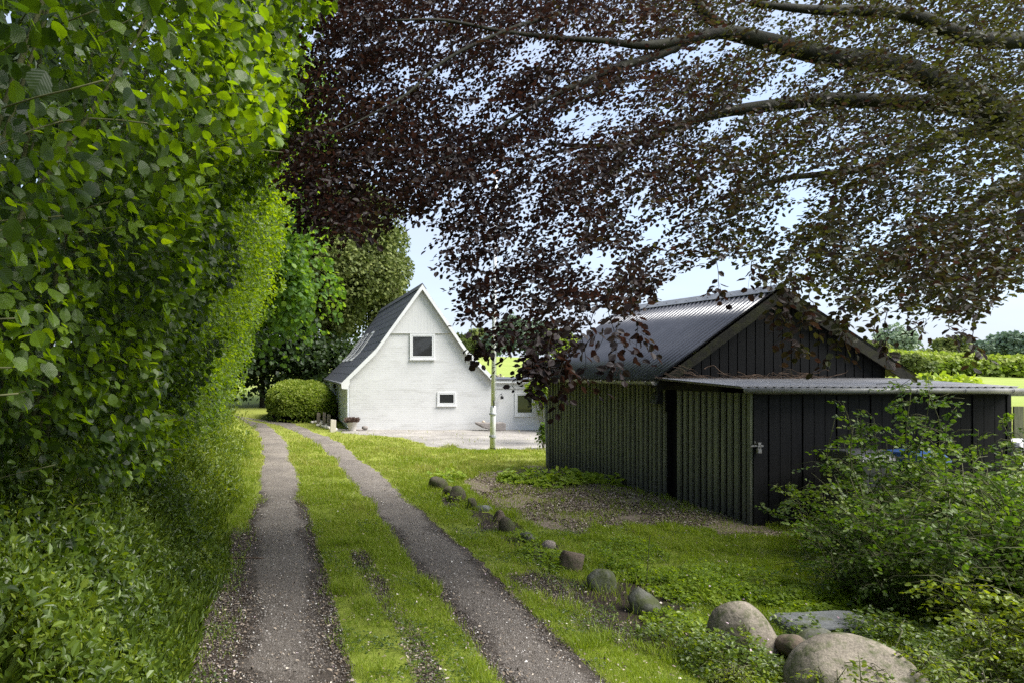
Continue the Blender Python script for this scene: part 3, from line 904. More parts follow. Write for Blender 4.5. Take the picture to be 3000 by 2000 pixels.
rw0, rw1 = LD - .09, SLEN + .22
for side in (0, 1):
    ue, ez = ((UE0, EZ), (UE1, 2.06))[side]
    dv = np.array([URs - ue, RZs - ez]); nv = np.array([-dv[1], dv[0]]) / np.hypot(*dv)
    if nv[1] < 0: nv = -nv
    def fr_(s, t, ue=ue, ez=ez, dv=dv, nv=nv):
        w = rw0 + (rw1 - rw0) * s
        return SF(ue + dv[0] * t, w, ez + dv[1] * t + .02), (nv[0], 0, nv[1])
    nw = (rw1 - rw0) / .115
    ro = corrugated('roof', fr_, int(nw * 12), 4, round(nw), .023, M['corr'], shed)
    if side == 0:
        rc = MB()
        rc.prism([SF(URs - .16, rw0 - .01, RZs - .062), SF(URs - .02, rw0 - .01, RZs + .055), SF(URs + .02, rw0 - .01, RZs + .055), SF(URs + .16, rw0 - .01, RZs - .062), SF(URs + .15, rw0 - .01, RZs - .075), SF(URs, rw0 - .01, RZs + .04), SF(URs - .15, rw0 - .01, RZs - .075)],
                 np.array(SF(0, rw1 - rw0 + .02, 0)) - np.array(SF(0, 0, 0)))
        w = rw0 + .1
        while w < rw1:
            rc.lathe(SF(URs - .10, w, RZs - .012), [(.012, 0), (.012, .012), (.004, .018)], 6); w += .30
        rc.build('ridge_cap', M['ridge'], ro)
    # barge board
    bb = MB()
    e = (np.array([ue, ez]), np.array([URs, RZs]))
    dd = (e[1] - e[0]) / np.hypot(*(e[1] - e[0]))
    p0, p1 = e[0] - dd * .02 - nv * .02, e[1] - nv * .02
    bb.prism([SF(p0[0], rw0 - .03, p0[1] - .17), SF(p1[0], rw0 - .03, p1[1] - .185), SF(p1[0], rw0 - .03, p1[1]), SF(p0[0], rw0 - .03, p0[1])], (0, .03, 0))
    bb.prism([SF(p0[0], rw0, p0[1] - .09), SF(p1[0], rw0, p1[1] - .09), SF(p1[0], rw0, p1[1] - .035), SF(p0[0], rw0, p0[1] - .035)], (0, .12, 0))
    bb.build('bargeboard', M['mossboard'], shed)


def halfgutter(p0, p1, r, out_dir, n=9):
    """open half-round gutter between two points"""
    mb = MB(); p0 = np.asarray(p0, float); p1 = np.asarray(p1, float)
    od = np.asarray(out_dir, float)
    vs = []
    for p in (p0, p1):
        for rr in (r, r - .006):
            for a in np.linspace(0, math.pi, n):
                vs.append(p + od * rr * math.cos(a) + np.array([0, 0, -1.0]) * rr * math.sin(a))
    fs = []
    for i in range(n - 1):
        fs.append((i, i + 1, 2 * n + i + 1, 2 * n + i)); fs.append((n + i + 1, n + i, 3 * n + i, 3 * n + i + 1))
    for e in (0, n - 1): fs.append((e, n + e, 3 * n + e, 2 * n + e))
    fs.append(tuple(range(n))); fs.append(tuple(2 * n + i for i in range(n)))
    mb.add(vs, fs)
    return mb


gm = halfgutter(SF(UE0 - .035, rw0 - .02, EZ - .005), SF(UE0 - .035, rw1 + .03, EZ - .012), .062, (-1, 0, 0))
w = rw0 + .15
while w < rw1:
    gm.tube([SF(UE0 - .10, w, EZ - .0), SF(UE0 - .085, w, EZ - .055), SF(UE0 - .035, w, EZ - .076), SF(UE0 + .02, w, EZ - .05)], .006, 5); w += .45
gu = gm.build('gutter', M['zinc'], shed, True)
zd = SF(0, SLEN, 0)[1] + .12
dp = spline([at(1566, 1116, zd), at(1567, 1130, zd), at(1574, 1142, zd), at(1588, 1152, zd), at(1597, 1166, zd), at(1600, 1186, zd), at(1602, 1260, zd), at(1605, 1372, zd)], 5)
dpo = MB().tube(dp, .038, 10).build('downpipe', M['zincdark'], gu, True)
MB().tube([at(1594, 1181, zd), at(1622, 1181, zd - .1)], .02, 6).build('pipe_bracket', M['lampblack'], shed)
sl_ = MB().prism([SF(-.16, LD + .10, 1.62), SF(-.035, LD + .10, 1.62), SF(-.035, LD + .10, 1.82), SF(-.11, LD + .10, 1.80)], (0, .22, 0))
sl_.build('wall_lamp', M['lampblack'], shed, bevel=.01)


def fl_(s, t):
    u = -.27 + (SW + .25) * s
    w = -.13 + (LD + .14) * t
    return SF(u, w, 1.945 + .10 * t), (0, -.05, 1)


corrugated('lean_to_roof', fl_, 330, 4, 33, .017, M['corrlight'], shed)
lgt = MB().tube([SF(-.25, -.19, 1.905), SF(SW - .02, -.19, 1.90)], .037, 12)
u = .1
while u < SW:
    lgt.tube([SF(u, -.232, 1.93), SF(u, -.235, 1.89), SF(u, -.19, 1.862), SF(u, -.10, 1.885)], .006, 5); u += .66
lgt.build('lean_to_gutter', M['zinc'], shed, True)
MB().box(SF, -.02, SW - .03, -.09, -.02, 1.852, 1.915).build('lean_to_fascia', M['mossboard'], shed)
lt = MB().box(SF, -.07, .10, -.062, -.045, 1.12, 1.145)
lt.box(SF, .02, .06, -.075, -.036, 1.08, 1.18)
lt.tube([SF(-.02, -.06, 1.16), SF(-.02, -.06, 1.20)], .008, 6)
lo = lt.build('latch', M['iron'], shed)
pd = MB().box(SF, .0, .05, -.10, -.063, 1.035, 1.09)
pd.tube([SF(.008, -.08, 1.09), SF(.008, -.08, 1.12), SF(.025, -.08, 1.132), SF(.042, -.08, 1.12), SF(.042, -.08, 1.09)], .005, 6)
pd.build('padlock', M['iron'], lo)

# withered creeper lying on the lean-to roof
vine = thing('dead_vine', 'withered brown creeper stems lying along the top of the lean-to roof', 'vine', SF(1.2, LD - .25, 2.04))
vb = MB()
for k in range(44):
    u0 = rng.uniform(-.1, 2.6); p = [np.array((u0, LD - rng.uniform(.03, .32), 2.05 + rng.uniform(0, .05)))]
    dr = rng.choice([-1, 1])
    for j in range(6):
        q = p[-1] + np.array((dr * rng.uniform(.03, .15), rng.uniform(-.05, .05), rng.uniform(-.05, .06)))
        q[2] = max(q[2], 2.045); q[1] = min(q[1], LD - .03); p.append(q)
    vb.tube([SF(*x) for x in spline(p, 3)], .0035 if k > 5 else .008, 4)
vb.build('stems', M['deadtwig'], vine)

# ------------------------------------------------------------------ flagpole
fpb = at(1443, 1318, 20.35)
fp = thing('flagpole', 'tall white flagpole with grey bands standing at the gravel yard edge', 'flagpole', (fpb[0], fpb[1], 0))


def FP(h):
    return np.array([fpb[0] + .012 * h, fpb[1], h])


MB().tube([FP(1.15), FP(4), FP(7.45)], [.056, .05, .035], 14).build('pole', M['pole'], fp, True)
MB().tube([FP(.06), FP(1.16), FP(1.2)], [.074, .072, .060], 14).build('sleeve', M['pole'], fp, True)
MB().tube([FP(-.05), FP(.07)], .078, 12).build('foot', M['lampblack'], fp)
for hh in (.35, .96):
    MB().tube([FP(hh), FP(hh + .045)], .098, 14).build('band', M['band'], fp)
kn = MB().lathe(FP(7.45), [(.02, 0), (.075, .02), (.085, .06), (.06, .12), (.015, .15)], 12).build('knob', M['knob'], fp, True)
cv = MB().tube([FP(1.18) + (.0, -.07, 0), FP(1.28) + (.0, -.09, .0), FP(1.34) + (0, -.06, 0)], .016, 6).build('cleat', M['lampblack'], fp)
MB().tube(spline([FP(1.26) + (.01, -.09, 0), FP(1.6) + (.075, -.05, 0), FP(2.2) + (.066, -.02, 0), FP(7.4) + (.045, 0, 0)], 4), .006, 5).build('halyard', M['band'], fp)

# ------------------------------------------------------------------ stones
def icosphere(sub=3):
    import bmesh
    bm = bmesh.new(); bmesh.ops.create_icosphere(bm, subdivisions=sub, radius=1)
    v = np.array([x.co[:] for x in bm.verts]); f = [[w.index for w in p.verts] for p in bm.faces]
    bm.free(); return v, f


ICO3, ICO2, ICO4 = icosphere(3), icosphere(2), icosphere(4)
SEED = [0]


def stone(name, label, cat, c, r, mat, yaw=0, sharp=0, group=None, ico=None, tilt=0, bumpy=.21):
    """c: centre, r: half sizes; sharp>0 cuts flat facets"""
    SEED[0] += 1; q = np.random.default_rng(100 + SEED[0])
    v, f = ico or ICO3
    d = v.copy()
    s = SEED[0] * 3.1
    n = vnoise(d[:, 0] + s, d[:, 1], d[:, 2], .8) - .5
    n2 = vnoise(d[:, 0] + s, d[:, 1] + 9, d[:, 2], .33) - .5
    d = d * (1 + bumpy * 2 * n + bumpy * .5 * n2)[:, None]
    for _ in range(int(sharp)):
        nn = unit(q.normal(size=3)); h = q.uniform(.66, .88)
        o = d @ nn - h
        d = np.where((o > 0)[:, None], d - o[:, None] * nn, d)
    d = d * np.asarray(r)
    ct, st = math.cos(tilt), math.sin(tilt); d = np.c_[d[:, 0] * ct - d[:, 2] * st, d[:, 1], d[:, 0] * st + d[:, 2] * ct]
    cy_, sy_ = math.cos(yaw), math.sin(yaw)
    d = np.c_[d[:, 0] * cy_ - d[:, 1] * sy_, d[:, 0] * sy_ + d[:, 1] * cy_, d[:, 2]]
    mb = MB(); mb.v = [tuple(x) for x in d]; mb.f = [list(x) for x in f]
    o = mb.build(name, mat, None, True)
    o.location = c
    return tag(o, label, cat, group)


GROUPR = 'field stones in a row beside the track'
rows = [  # x, base y, width px, height px, material, sharp, label
    (1287, 1437, 56, 42, 'stone_dark', 0, 'round dark mossy field stone at the far end of the stone row'),
    (1318, 1457, 48, 33, 'stone_brown', 0, 'brown field stone half hidden behind the third stone of the row'),
    (1342, 1474, 58, 46, 'stone_dark', 0, 'rounded brown field stone third from the far end of the row'),
    (1386, 1494, 32, 42, 'stone_dark', 4, 'upright blocky dark stone draped in moss beside the flat pale stone'),
    (1422, 1499, 52, 18, 'stone_slab', 3, 'flat pale slab stone lying in the stone row'),
    (1466, 1531, 44, 34, 'stone_brown', 0, 'small brown field stone just beyond the taller rounded one'),
    (1489, 1563, 54, 52, 'stone_dark', 1, 'tall rounded mossy stone with a white fleck, mid row'),
    (1546, 1591, 58, 34, 'stone_grey', 0, 'low mossy grey stone between rounded and pinkish stones'),
    (1613, 1617, 54, 34, 'stone_pink', 0, 'low pinkish stone surrounded by light green herbs'),
    (1682, 1678, 82, 70, 'stone_brown', 4, 'squared brown block stone standing upright in bare soil'),
    (1769, 1730, 84, 62, 'stone_grey', 2, 'greenish grey stone next to the squared brown block'),
    (1890, 1797, 96, 74, 'stone_grey', 6, 'jagged dark grey rock with sharp ridges in the stone row'),
]
for (x, y, wp, hp, mt, sh, lab) in rows:
    p = onground(x, y - 3); Z = p[1]; w = wp * Z / F * .5; hh = hp * Z / F
    stone('field_stone', lab, 'stone', (p[0], Z + w * .4, hh * .22), (w * .98, w * .88, hh * .74), M[mt], rng.uniform(0, 6) if sh < 3 else .2, sh + 3, GROUPR)
stone('boulder', 'big pale grey boulder with a rounded peak beside the stone slab', 'boulder', (3.70, 5.92, .05), (.25, .24, .345), M['stone_tan'], .2, 4, None, ICO4, .38, .10)
stone('boulder', 'lumpy brown stone leaning on the front of the pale boulder', 'boulder', (3.90, 5.66, .12), (.10, .09, .08), M['stone_brown'], .5, 1, None, ICO3, .5)
stone('boulder', 'low mossy stone wedged between pale boulder and dark rock', 'boulder', (4.0, 5.70, .07), (.15, .10, .09), M['stone_dark'], 0, 0, None, ICO3, -.4)
stone('boulder', 'dark smooth wet looking rock below the grey stone slab', 'boulder', (4.16, 5.78, .08), (.17, .12, .12), M['stone_grey'], .3, 2, None, ICO3, .45)
stone('boulder', 'huge rounded tan boulder at the near right, overgrown with herbs', 'boulder', (3.97, 5.12, .0), (.42, .40, .37), M['stone_tan'], .15, 3, None, ICO4, -.08, .09)
slb = MB().prism([(4.20, 6.04, .0), (4.92, 6.07, .0), (4.92, 6.07, .125), (4.78, 6.06, .135), (4.5, 6.03, .13), (4.26, 6.04, .12), (4.21, 6.04, .09)], (.02, .36, .012))
so = slb.build('stone_slab', M['stone_slab'], None, bevel=.02, origin=(4.6, 6.2, .05)); tag(so, 'long blue grey stone slab lying flat behind the boulders', 'stone slab')

# stone trough like slab by the house and small stones around its corner
zt = 26.35
tr = [at(1396, 1238, zt), at(1402, 1236, zt), at(1440, 1238, zt), at(1476, 1236, zt), at(1484, 1240, zt), at(1482, 1256, zt), at(1476, 1263, zt), at(1450, 1261, zt), at(1418, 1253, zt), at(1400, 1243, zt)]
to = MB().prism(tr[::-1], (0, .34, 0)).build('trough_stone', M['stone_trough'], None, bevel=.03, origin=(7.65, 26.5, 0))
tag(to, 'boat shaped grey stone with a tapered end lying against the house', 'stone')
stone('pebble', 'yellowish pebble lying on top of the boat shaped stone', 'pebble', tuple(at(1417, 1234, zt + .12)), (.055, .05, .045), M['beige'], 0, 0, None, ICO2)
stone('corner_stone', 'rounded grey stone at the foot of the white gable by the flower pot', 'stone', tuple(at(1069, 1252, 26.7)), (.11, .10, .085), M['stone_trough'], 0, 1, None, ICO2)
stone('corner_stone', 'flat grey stone between flower pot and rounded corner stone', 'stone', tuple(at(1053, 1258, 26.6)), (.14, .10, .035), M['stone_trough'], 0, 2, None, ICO2)
wl = [(918, 1232), (926, 1240), (934, 1236), (940, 1246), (932, 1249), (946, 1252), (941, 1239), (956, 1254), (963, 1257), (951, 1246), (924, 1226), (936, 1229), (970, 1262), (958, 1250), (915, 1240), (982, 1262)]
for i, (x, y) in enumerate(wl):
    p = onground(x, y); stone('rubble_stone', 'small pale limewashed stone in the loose edging around the stone stakes', 'stone', (p[0], p[1], .05), (.09 + .03 * (i % 3), .085, .07 + .012 * (i % 2)), M['stone_white'], i, 2, 'pale rubble stones around the stakes', ICO2)
for (x0, x1, y0, y1, lab, mt) in ((928, 938, 1207, 1243, 'brown stone stake farthest from the house wall corner', 'stake'), (945.5, 954, 1206, 1249, 'middle brown stone stake of the three', 'stake'),
                              (958, 968, 1212, 1252, 'leaning brown stone stake nearest the boarded house wall', 'stake'), (968, 984, 1227, 1265, 'short pale weathered plank stake in front of the brown stakes', 'palewood')):
    Z = H * F / (y1 - PY)
    xa, xb = (x0 - PX) * Z / F, (x1 - PX) * Z / F; hh = (y1 - y0) * Z / F
    s_ = MB().hexa([(xa - .01, Z, -.1), (xb, Z, -.1), (xb, Z + .10, -.1), (xa - .01, Z + .10, -.1), (xa + .01, Z + .01, hh), (xb + .012, Z + .01, hh - .025), (xb + .01, Z + .09, hh - .03), (xa + .01, Z + .09, hh - .01)])
    tag(s_.build('stake', M[mt], None, bevel=.012, origin=((xa + xb) / 2, Z, 0)), lab, 'stake', 'stakes beside the house')

pc = at(1032, 1262, 26.55)
pot = thing('flower_pot', 'pale tapered flower pot with dry heather at the house corner', 'flower pot', (pc[0], pc[1], 0))
MB().lathe((pc[0], pc[1], 0), [(.125, 0), (.13, .02), (.185, .30), (.195, .305), (.195, .335), (.17, .335), (.165, .29)], 18).build('pot', M['concrete'], pot, True)
n = 900
a = rng.random(n) * 6.28; rr = np.sqrt(rng.random(n)) * .17
P = np.c_[pc[0] + rr * np.cos(a), pc[1] + rr * np.sin(a), .30 + 0 * a]
A = np.c_[np.cos(a) * rr * 4, np.sin(a) * rr * 4, np.ones(n)] + rng.normal(size=(n, 3)) * .3
leaf_obj('heather', P, A, rand_unit(n), rng.uniform(.10, .24, n), TL, M['heather'], pot, wid=.35)

# ------------------------------------------------------------------ bins, fence and box at the right
def bin_(x, y, lidmat, label, yaw):
    t = thing('waste_bin', label, 'bin', (x, y, 0), 'wheeled bins by the lean-to')
    c, s = math.cos(yaw), math.sin(yaw)
    fr = lambda u, w, z: (x + c * u - s * w, y + s * u + c * w, z)
    MB().hexa([fr(-.22, -.24, .08), fr(.22, -.24, .08), fr(.22, .24, .08), fr(-.22, .24, .08), fr(-.28, -.31, 1.0), fr(.28, -.31, 1.0), fr(.28, .31, 1.0), fr(-.28, .31, 1.0)]).build('body', M['binbody'], t, bevel=.02)
    ld = MB(); pr = [(-.33, 1.0), (-.33, 1.035), (-.26, 1.10), (-.10, 1.145), (.10, 1.15), (.26, 1.13), (.33, 1.07), (.34, 1.0)]
    ld.prism([fr(-.30, w, z) for w, z in pr], np.array(fr(.60, 0, 0)) - np.array(fr(0, 0, 0)))
    ld.build('lid', M[lidmat], t, bevel=.02)
    MB().tube([fr(-.24, .36, .98), fr(.24, .36, .98)], .016, 8).build('handle', M['binbody'], t)
    for sgn in (-1, 1):
        MB().tube([fr(sgn * .24, .22, .10), fr(sgn * .29, .22, .10)], .10, 14).build('wheel', M['lampblack'], t)


bin_(8.27, 9.75, 'blue', 'blue lidded wheeled bin half hidden behind the bushes', .5)
bin_(7.66, 9.85, 'greylid', 'grey lidded wheeled bin half hidden next to the blue one', .2)
bx = thing('storage_box', 'white plastic storage box glimpsed through leaves past the lean-to', 'box', (11.1, 11.1, 0))
MB().hexa([(10.75, 10.8, .0), (11.6, 10.8, .0), (11.6, 11.4, .0), (10.75, 11.4, .0), (10.72, 10.76, 1.06), (11.63, 10.76, 1.06), (11.63, 11.43, 1.06), (10.72, 11.43, 1.06)]).build('body', M['whitepaint'], bx, bevel=.02)
MB().hexa([(10.70, 10.74, 1.064), (11.65, 10.74, 1.064), (11.65, 11.45, 1.064), (10.70, 11.45, 1.064), (10.75, 10.80, 1.15), (11.60, 10.80, 1.15), (11.60, 11.40, 1.15), (10.75, 11.40, 1.15)]).build('lid', M['whitepaint'], bx, bevel=.02)
fe = thing('wooden_fence', 'mossy weathered board fence continuing past the end of the lean-to', 'fence', (11.3, 11.7, 0))
MB().box(W, 10.52, 12.6, 11.68, 11.74, 1.78, 1.88).build('rail', M['fencewood'], fe)
MB().box(W, 10.52, 12.6, 11.68, 11.74, .45, .55).build('rail', M['fencewood'], fe)
x = 10.55; fbm = MB()
while x < 12.5:
    fbm.box(W, x, x + .15, 11.65, 11.677, .05, 1.62); x += .19
fbm.build('board_panel', M['fencewood'], fe)
for x in (10.60, 12.4):
    MB().box(W, x, x + .09, 11.745, 11.83, -.2, 1.92).build('post', M['fencewood'], fe)


def sprays(S, axis, nl, span, leaf):
    """leafy twigs: S starts, axis unit directions; alternate leaves along each, laid in a drooping plane"""
    n = len(S)
    up = np.array((0, 0, 1.0)) + rng.normal(size=(n, 3)) * .35
    side = unit(np.cross(axis, up)); nrm = np.cross(side, axis)
    t = (np.arange(nl) + .5) / nl
    tt = t[None, :, None]
    P = S[:, None, :] + axis[:, None, :] * (tt * span[:, None, None]) + np.array((0, 0, -1.0)) * (tt ** 2 * .22 * span[:, None, None])
    sg = np.where(np.arange(nl) % 2 == 0, 1.0, -1.0)[None, :, None]
    A = axis[:, None, :] * .55 + side[:, None, :] * sg * .85 + rng.normal(size=(n, nl, 3)) * .30 + np.array((0, 0, -.18))
    N = nrm[:, None, :] + rng.normal(size=(n, nl, 3)) * .55
    P = P + A * .012
    return P.reshape(-1, 3), A.reshape(-1, 3), N.reshape(-1, 3)



# ------------------------------------------------------------------ hazel hedge along the lane
def hedge_face(y, z):
    """x of the leafy face of the hedge at distance y and height z"""
    f = np.interp(z, [.3, 1.0, 1.7, 2.3, 2.8, 3.3, 4.0, 5.0, 6.0, 7.5, 10], [-1.55, -1.42, -1.25, -1.02, -.74, -.46, -.12, .16, .36, .50, .35])
    bump = .95 * (vnoise(y, z, 1, 1.15) - .5) + .50 * (vnoise(y, z, 5, .45) - .5)
    far = smooth(14, 24, y)
    f = f * (1 - far) + far * np.interp(z, [.3, 2, 3, 4, 6, 9], [-1.5, -1.25, -.85, -.35, .25, .2])
    return f + bump - .10


def bush_stems(mb, x, y, n, hmax, spread, r0=.035, lean=(0, 0), k=6):
    tips = []
    for i in range(n):
        a = rng.uniform(0, 6.28); h = hmax * rng.uniform(.6, 1)
        b = np.array((x + .25 * math.cos(a), y + .25 * math.sin(a), float(ground_h(x, y)) - .1))
        d = np.array((math.cos(a) * spread + lean[0], math.sin(a) * spread + lean[1], 0)) * rng.uniform(.4, 1)
        pts = [b + d * t ** 1.6 + np.array((0, 0, h * t)) + rng.normal(size=3) * .05 * (t > 0) for t in np.linspace(0, 1, 6)]
        q = spline(pts, 3)
        mb.tube(q, list(np.linspace(r0 * rng.uniform(.6, 1.2), .004, len(q))), k)
        tips.append(q)
    return tips


def outward_leaves(n, out, droop=.55, rnd=.55):
    A = out * .55 + np.array((0, 0, -droop)) + rng.normal(size=(n, 3)) * rnd
    N = out * .55 + np.array((0, 0, .65)) + rng.normal(size=(n, 3)) * .5
    return A, N


hz = [(-2.2, 1.0, 'hazel bush beside the camera with the largest leaves in the hedge'),
      (-2.3, 3.6, 'hazel bush with big drooping leaves, second from the near end of the hedge'),
      (-2.4, 6.6, 'hazel bush leaning over the lane at its near straight, third along the hedge'),
      (-2.4, 10.2, 'hazel bush arching over the wheel track, fourth along the hedge'),
      (-2.5, 14.2, 'bright leaved hazel bush across from the stone row, fifth along the hedge'),
      (-2.6, 18.6, 'hazel bush across from the lawn, sixth along the hedge'),
      (-2.6, 23.2, 'last hazel bush of the hedge before the maple')]
ylim = [-3.0, 2.3, 5.1, 8.4, 12.2, 16.4, 20.9, 26.5]
cnt = [4200, 15000, 26000, 30000, 27000, 23000, 20000]
for i, (bx_, by_, lab) in enumerate(hz):
    y0, y1 = ylim[i], ylim[i + 1]
    t = thing('hazel_bush', lab, 'hazel bush', (bx_, by_, float(ground_h(bx_, by_))), 'hazel bushes forming the tall hedge')
    n = cnt[i]
    ztop = 8.6 if i < 5 else 8.0
    if i == 0: ztop = 6.0
    y = rng.uniform(y0 - .25, y1 + .25, n)
    z = rng.uniform(.45, ztop, n)
    dep = rng.exponential(.24, n) + (rng.random(n) < .34) * rng.uniform(.3, 1.7, n)
    # clumps: push leaves back where the spray noise is low
    cl_ = vnoise(y, z, 9, .38)
    dep = dep + np.where(cl_ < .46, rng.uniform(.15, 1.0, n), 0)
    x = hedge_face(y, z) - dep
    P = np.c_[x, y, z]
    if i == 0:
        P = P[~((np.abs(P[:, 1]) < 1.6) & (P[:, 0] > -.75))]
    P = P[P[:, 2] < 3.7 + .55 * np.maximum(P[:, 1], 0)]
    near = np.hypot(P[:, 0], P[:, 1]) > .95
    # a clear lens: nothing closer than about a metre
    P = P[near]; n = len(P)
    out = unit(np.c_[np.ones(n), -.25 + .5 * rng.normal(size=n), .25 + .3 * rng.normal(size=n)])
    A, N = outward_leaves(n, out)
    L = rng.uniform(.042, .100, n) * (1 if by_ < 12 else 1.12)
    tint = np.clip(.32 + .30 * smooth(5, 17, P[:, 1]) + .95 * (vnoise(P[:, 1], P[:, 2], 4, .7) - .5) + .22 * rng.normal(size=n) - .25 * np.clip((hedge_face(P[:, 1], P[:, 2]) - P[:, 0]) - .3, 0, 1), 0, 1)  # tint brightens along the lane as painted sunlight, darker deeper in
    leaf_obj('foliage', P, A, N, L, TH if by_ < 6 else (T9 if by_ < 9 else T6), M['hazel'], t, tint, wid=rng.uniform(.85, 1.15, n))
    sm = MB()
    bush_stems(sm, bx_, by_, 10, 6.5, 1.2, .035, (.9, 0))
    if i < 5:
        for k in range(34):
            yy_ = rng.uniform(y0, y1); zz_ = rng.uniform(1.0, 5.5)
            f0 = float(hedge_face(yy_, zz_))
            st = np.array((f0 - .9, yy_ + rng.normal() * .2, zz_ - .35)); en = np.array((f0 + rng.uniform(-.1, .12), yy_ + rng.normal() * .45, zz_ + rng.uniform(-.1, .25)))
            if np.hypot(en[0], en[1]) < 1.1: continue
            mid = (st + en) / 2 + np.array((0, 0, .12))
            sm.tube(spline([st, mid, en], 4), .0035, 4)
    sm.build('stems', M['stem'], t, True)

# added backing of dark leaves behind the hedge so that no light leaks under it
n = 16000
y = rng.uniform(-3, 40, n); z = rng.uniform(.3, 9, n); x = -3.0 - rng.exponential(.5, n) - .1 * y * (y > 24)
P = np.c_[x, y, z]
hb = leaf_obj('hedge_backing', P, rand_unit(n), rand_unit(n) + (1, 0, 0), rng.uniform(.25, .45, n), T6, M['dark'], None, None, 1.2, origin=(-4, 15, 0))
tag(hb, 'dark leaf backing added behind the hazel hedge to close its gaps', kind='stuff')


def crown_points(c, r, nlobe, n, lobe=.34, seed=1, flat=.9, shell=.35):
    q = np.random.default_rng(seed)
    d = unit(q.normal(size=(nlobe, 3))); d[:, 2] *= flat
    lc = np.asarray(c) + d * np.asarray(r) * q.uniform(.45, .86, nlobe)[:, None]
    lr = lobe * q.uniform(.6, 1.25, nlobe)
    k = q.integers(0, nlobe, n)
    o = unit(q.normal(size=(n, 3)))
    o[:, 2] = np.abs(o[:, 2]) * np.where(q.random(n) < .72, 1, -1)
    rr = 1 - q.exponential(shell * .5, n)
    P = lc[k] + o * (np.asarray(r) * lr[k][:, None]) * rr[:, None]
    return P, unit(o + .5 * unit((P - np.asarray(c)) / np.asarray(r)))


def tree(name, label, cat, base, c, r, nlobe, n, leaf, mat, group=None, trunk_r=.25, lobe=.34, seed=1, tbase=.45, bark='bark2', droop=.3, tmpl=T4, wid=1.3, keep=None, limbs=5):
    base = np.array((base[0], base[1], float(ground_h(base[0], base[1]))))
    t = thing(name, label, cat, tuple(base), group)
    P, o = crown_points(c, r, nlobe, n, lobe, seed)
    if keep is not None:
        k_ = keep(P); P = P[k_]; o = o[k_]
    n = len(P)
    A = o * .5 + np.array((0, 0, -droop)) + rng.normal(size=(n, 3)) * .5
    N = o * .7 + np.array((0, 0, .5)) + rng.normal(size=(n, 3)) * .45
    tint = np.clip(tbase + .5 * (vnoise(P[:, 0], P[:, 1], P[:, 2], max(r) * .22) - .5) + .2 * rng.normal(size=n), 0, 1)
    leaf_obj('crown', P, A, N, rng.uniform(.7, 1.3, n) * leaf, tmpl, mat, t, tint, wid=wid)
    tb = MB(); c = np.asarray(c, float)
    top = c + np.array((0, 0, r[2] * .35))
    q = spline([base + (0, 0, -.2), base * .65 + np.array((c[0], c[1], c[2])) * .35 + rng.normal(size=3) * .1, top], 6)
    tb.tube(q, list(np.linspace(trunk_r, trunk_r * .25, len(q))), 10)
    for i in range(limbs):
        a = rng.uniform(0, 6.28); s0 = q[int(len(q) * rng.uniform(.35, .75))]
        e = c + np.array((math.cos(a) * r[0] * .75, math.sin(a) * r[1] * .75, rng.uniform(-.25, .5) * r[2]))
        p = spline([s0, (s0 + e) / 2 + (0, 0, .12 * r[2]), e], 5)
        tb.tube(p, list(np.linspace(trunk_r * .45, trunk_r * .06, len(p))), 6)
    tb.build('trunk', M[bark], t, True)
    return t


# maple at the end of the hedgerow, overhanging the lane
tree('maple_tree', 'light green maple crown overhanging the bend of the lane', 'tree', (-3.2, 29.5), (-1.75, 29.0, 6.6), (4.1, 4.2, 4.7), 70, 32000, .19, M['maple'], None, .22, .36, 11, .5, 'bark', .35, T6, 1.5)
tree('maple_tree', 'tall pale maple rising behind the hedge into the sky', 'tree', (-3.5, 36), (-1.4, 35.0, 13.0), (4.0, 4.5, 5.6), 55, 17000, .24, M['maple'], None, .3, .34, 12, .7, 'bark', .3, T6, 1.4)
# big tree behind the house
tree('beech_tree', 'big green tree behind the cottage roof with a pale thick trunk', 'tree', (2.5, 46), (4.2, 46, 8.3), (5.1, 5, 6.2), 130, 80000, .19, M['far'], None, .42, .22, 5, .5, 'bark2', .4, T4, 1.3)
tree('dark_tree', 'dark shaded tree under the big crown beyond the lane bend', 'tree', (-.6, 42), (-.4, 43, 3.4), (3.6, 3, 3.4), 40, 9000, .26, M['dark'], 'shaded trees beyond the lane bend', .2, .4, 21, .4, 'bark')
tree('dark_tree', 'low dark bush between clipped hedge and cottage gutter', 'tree', (3.2, 41.5), (3.0, 42, 2.0), (2.6, 2.2, 2.3), 36, 7000, .22, M['dark'], 'shaded trees beyond the lane bend', .14, .4, 22, .6, 'bark')
tree('dark_tree', 'dark thicket at the far end of the lane behind the maple', 'tree', (-5, 39), (-4.6, 39, 3.2), (3.2, 3, 3.4), 40, 7500, .26, M['dark'], 'shaded trees beyond the lane bend', .2, .4, 23, .5, 'bark')

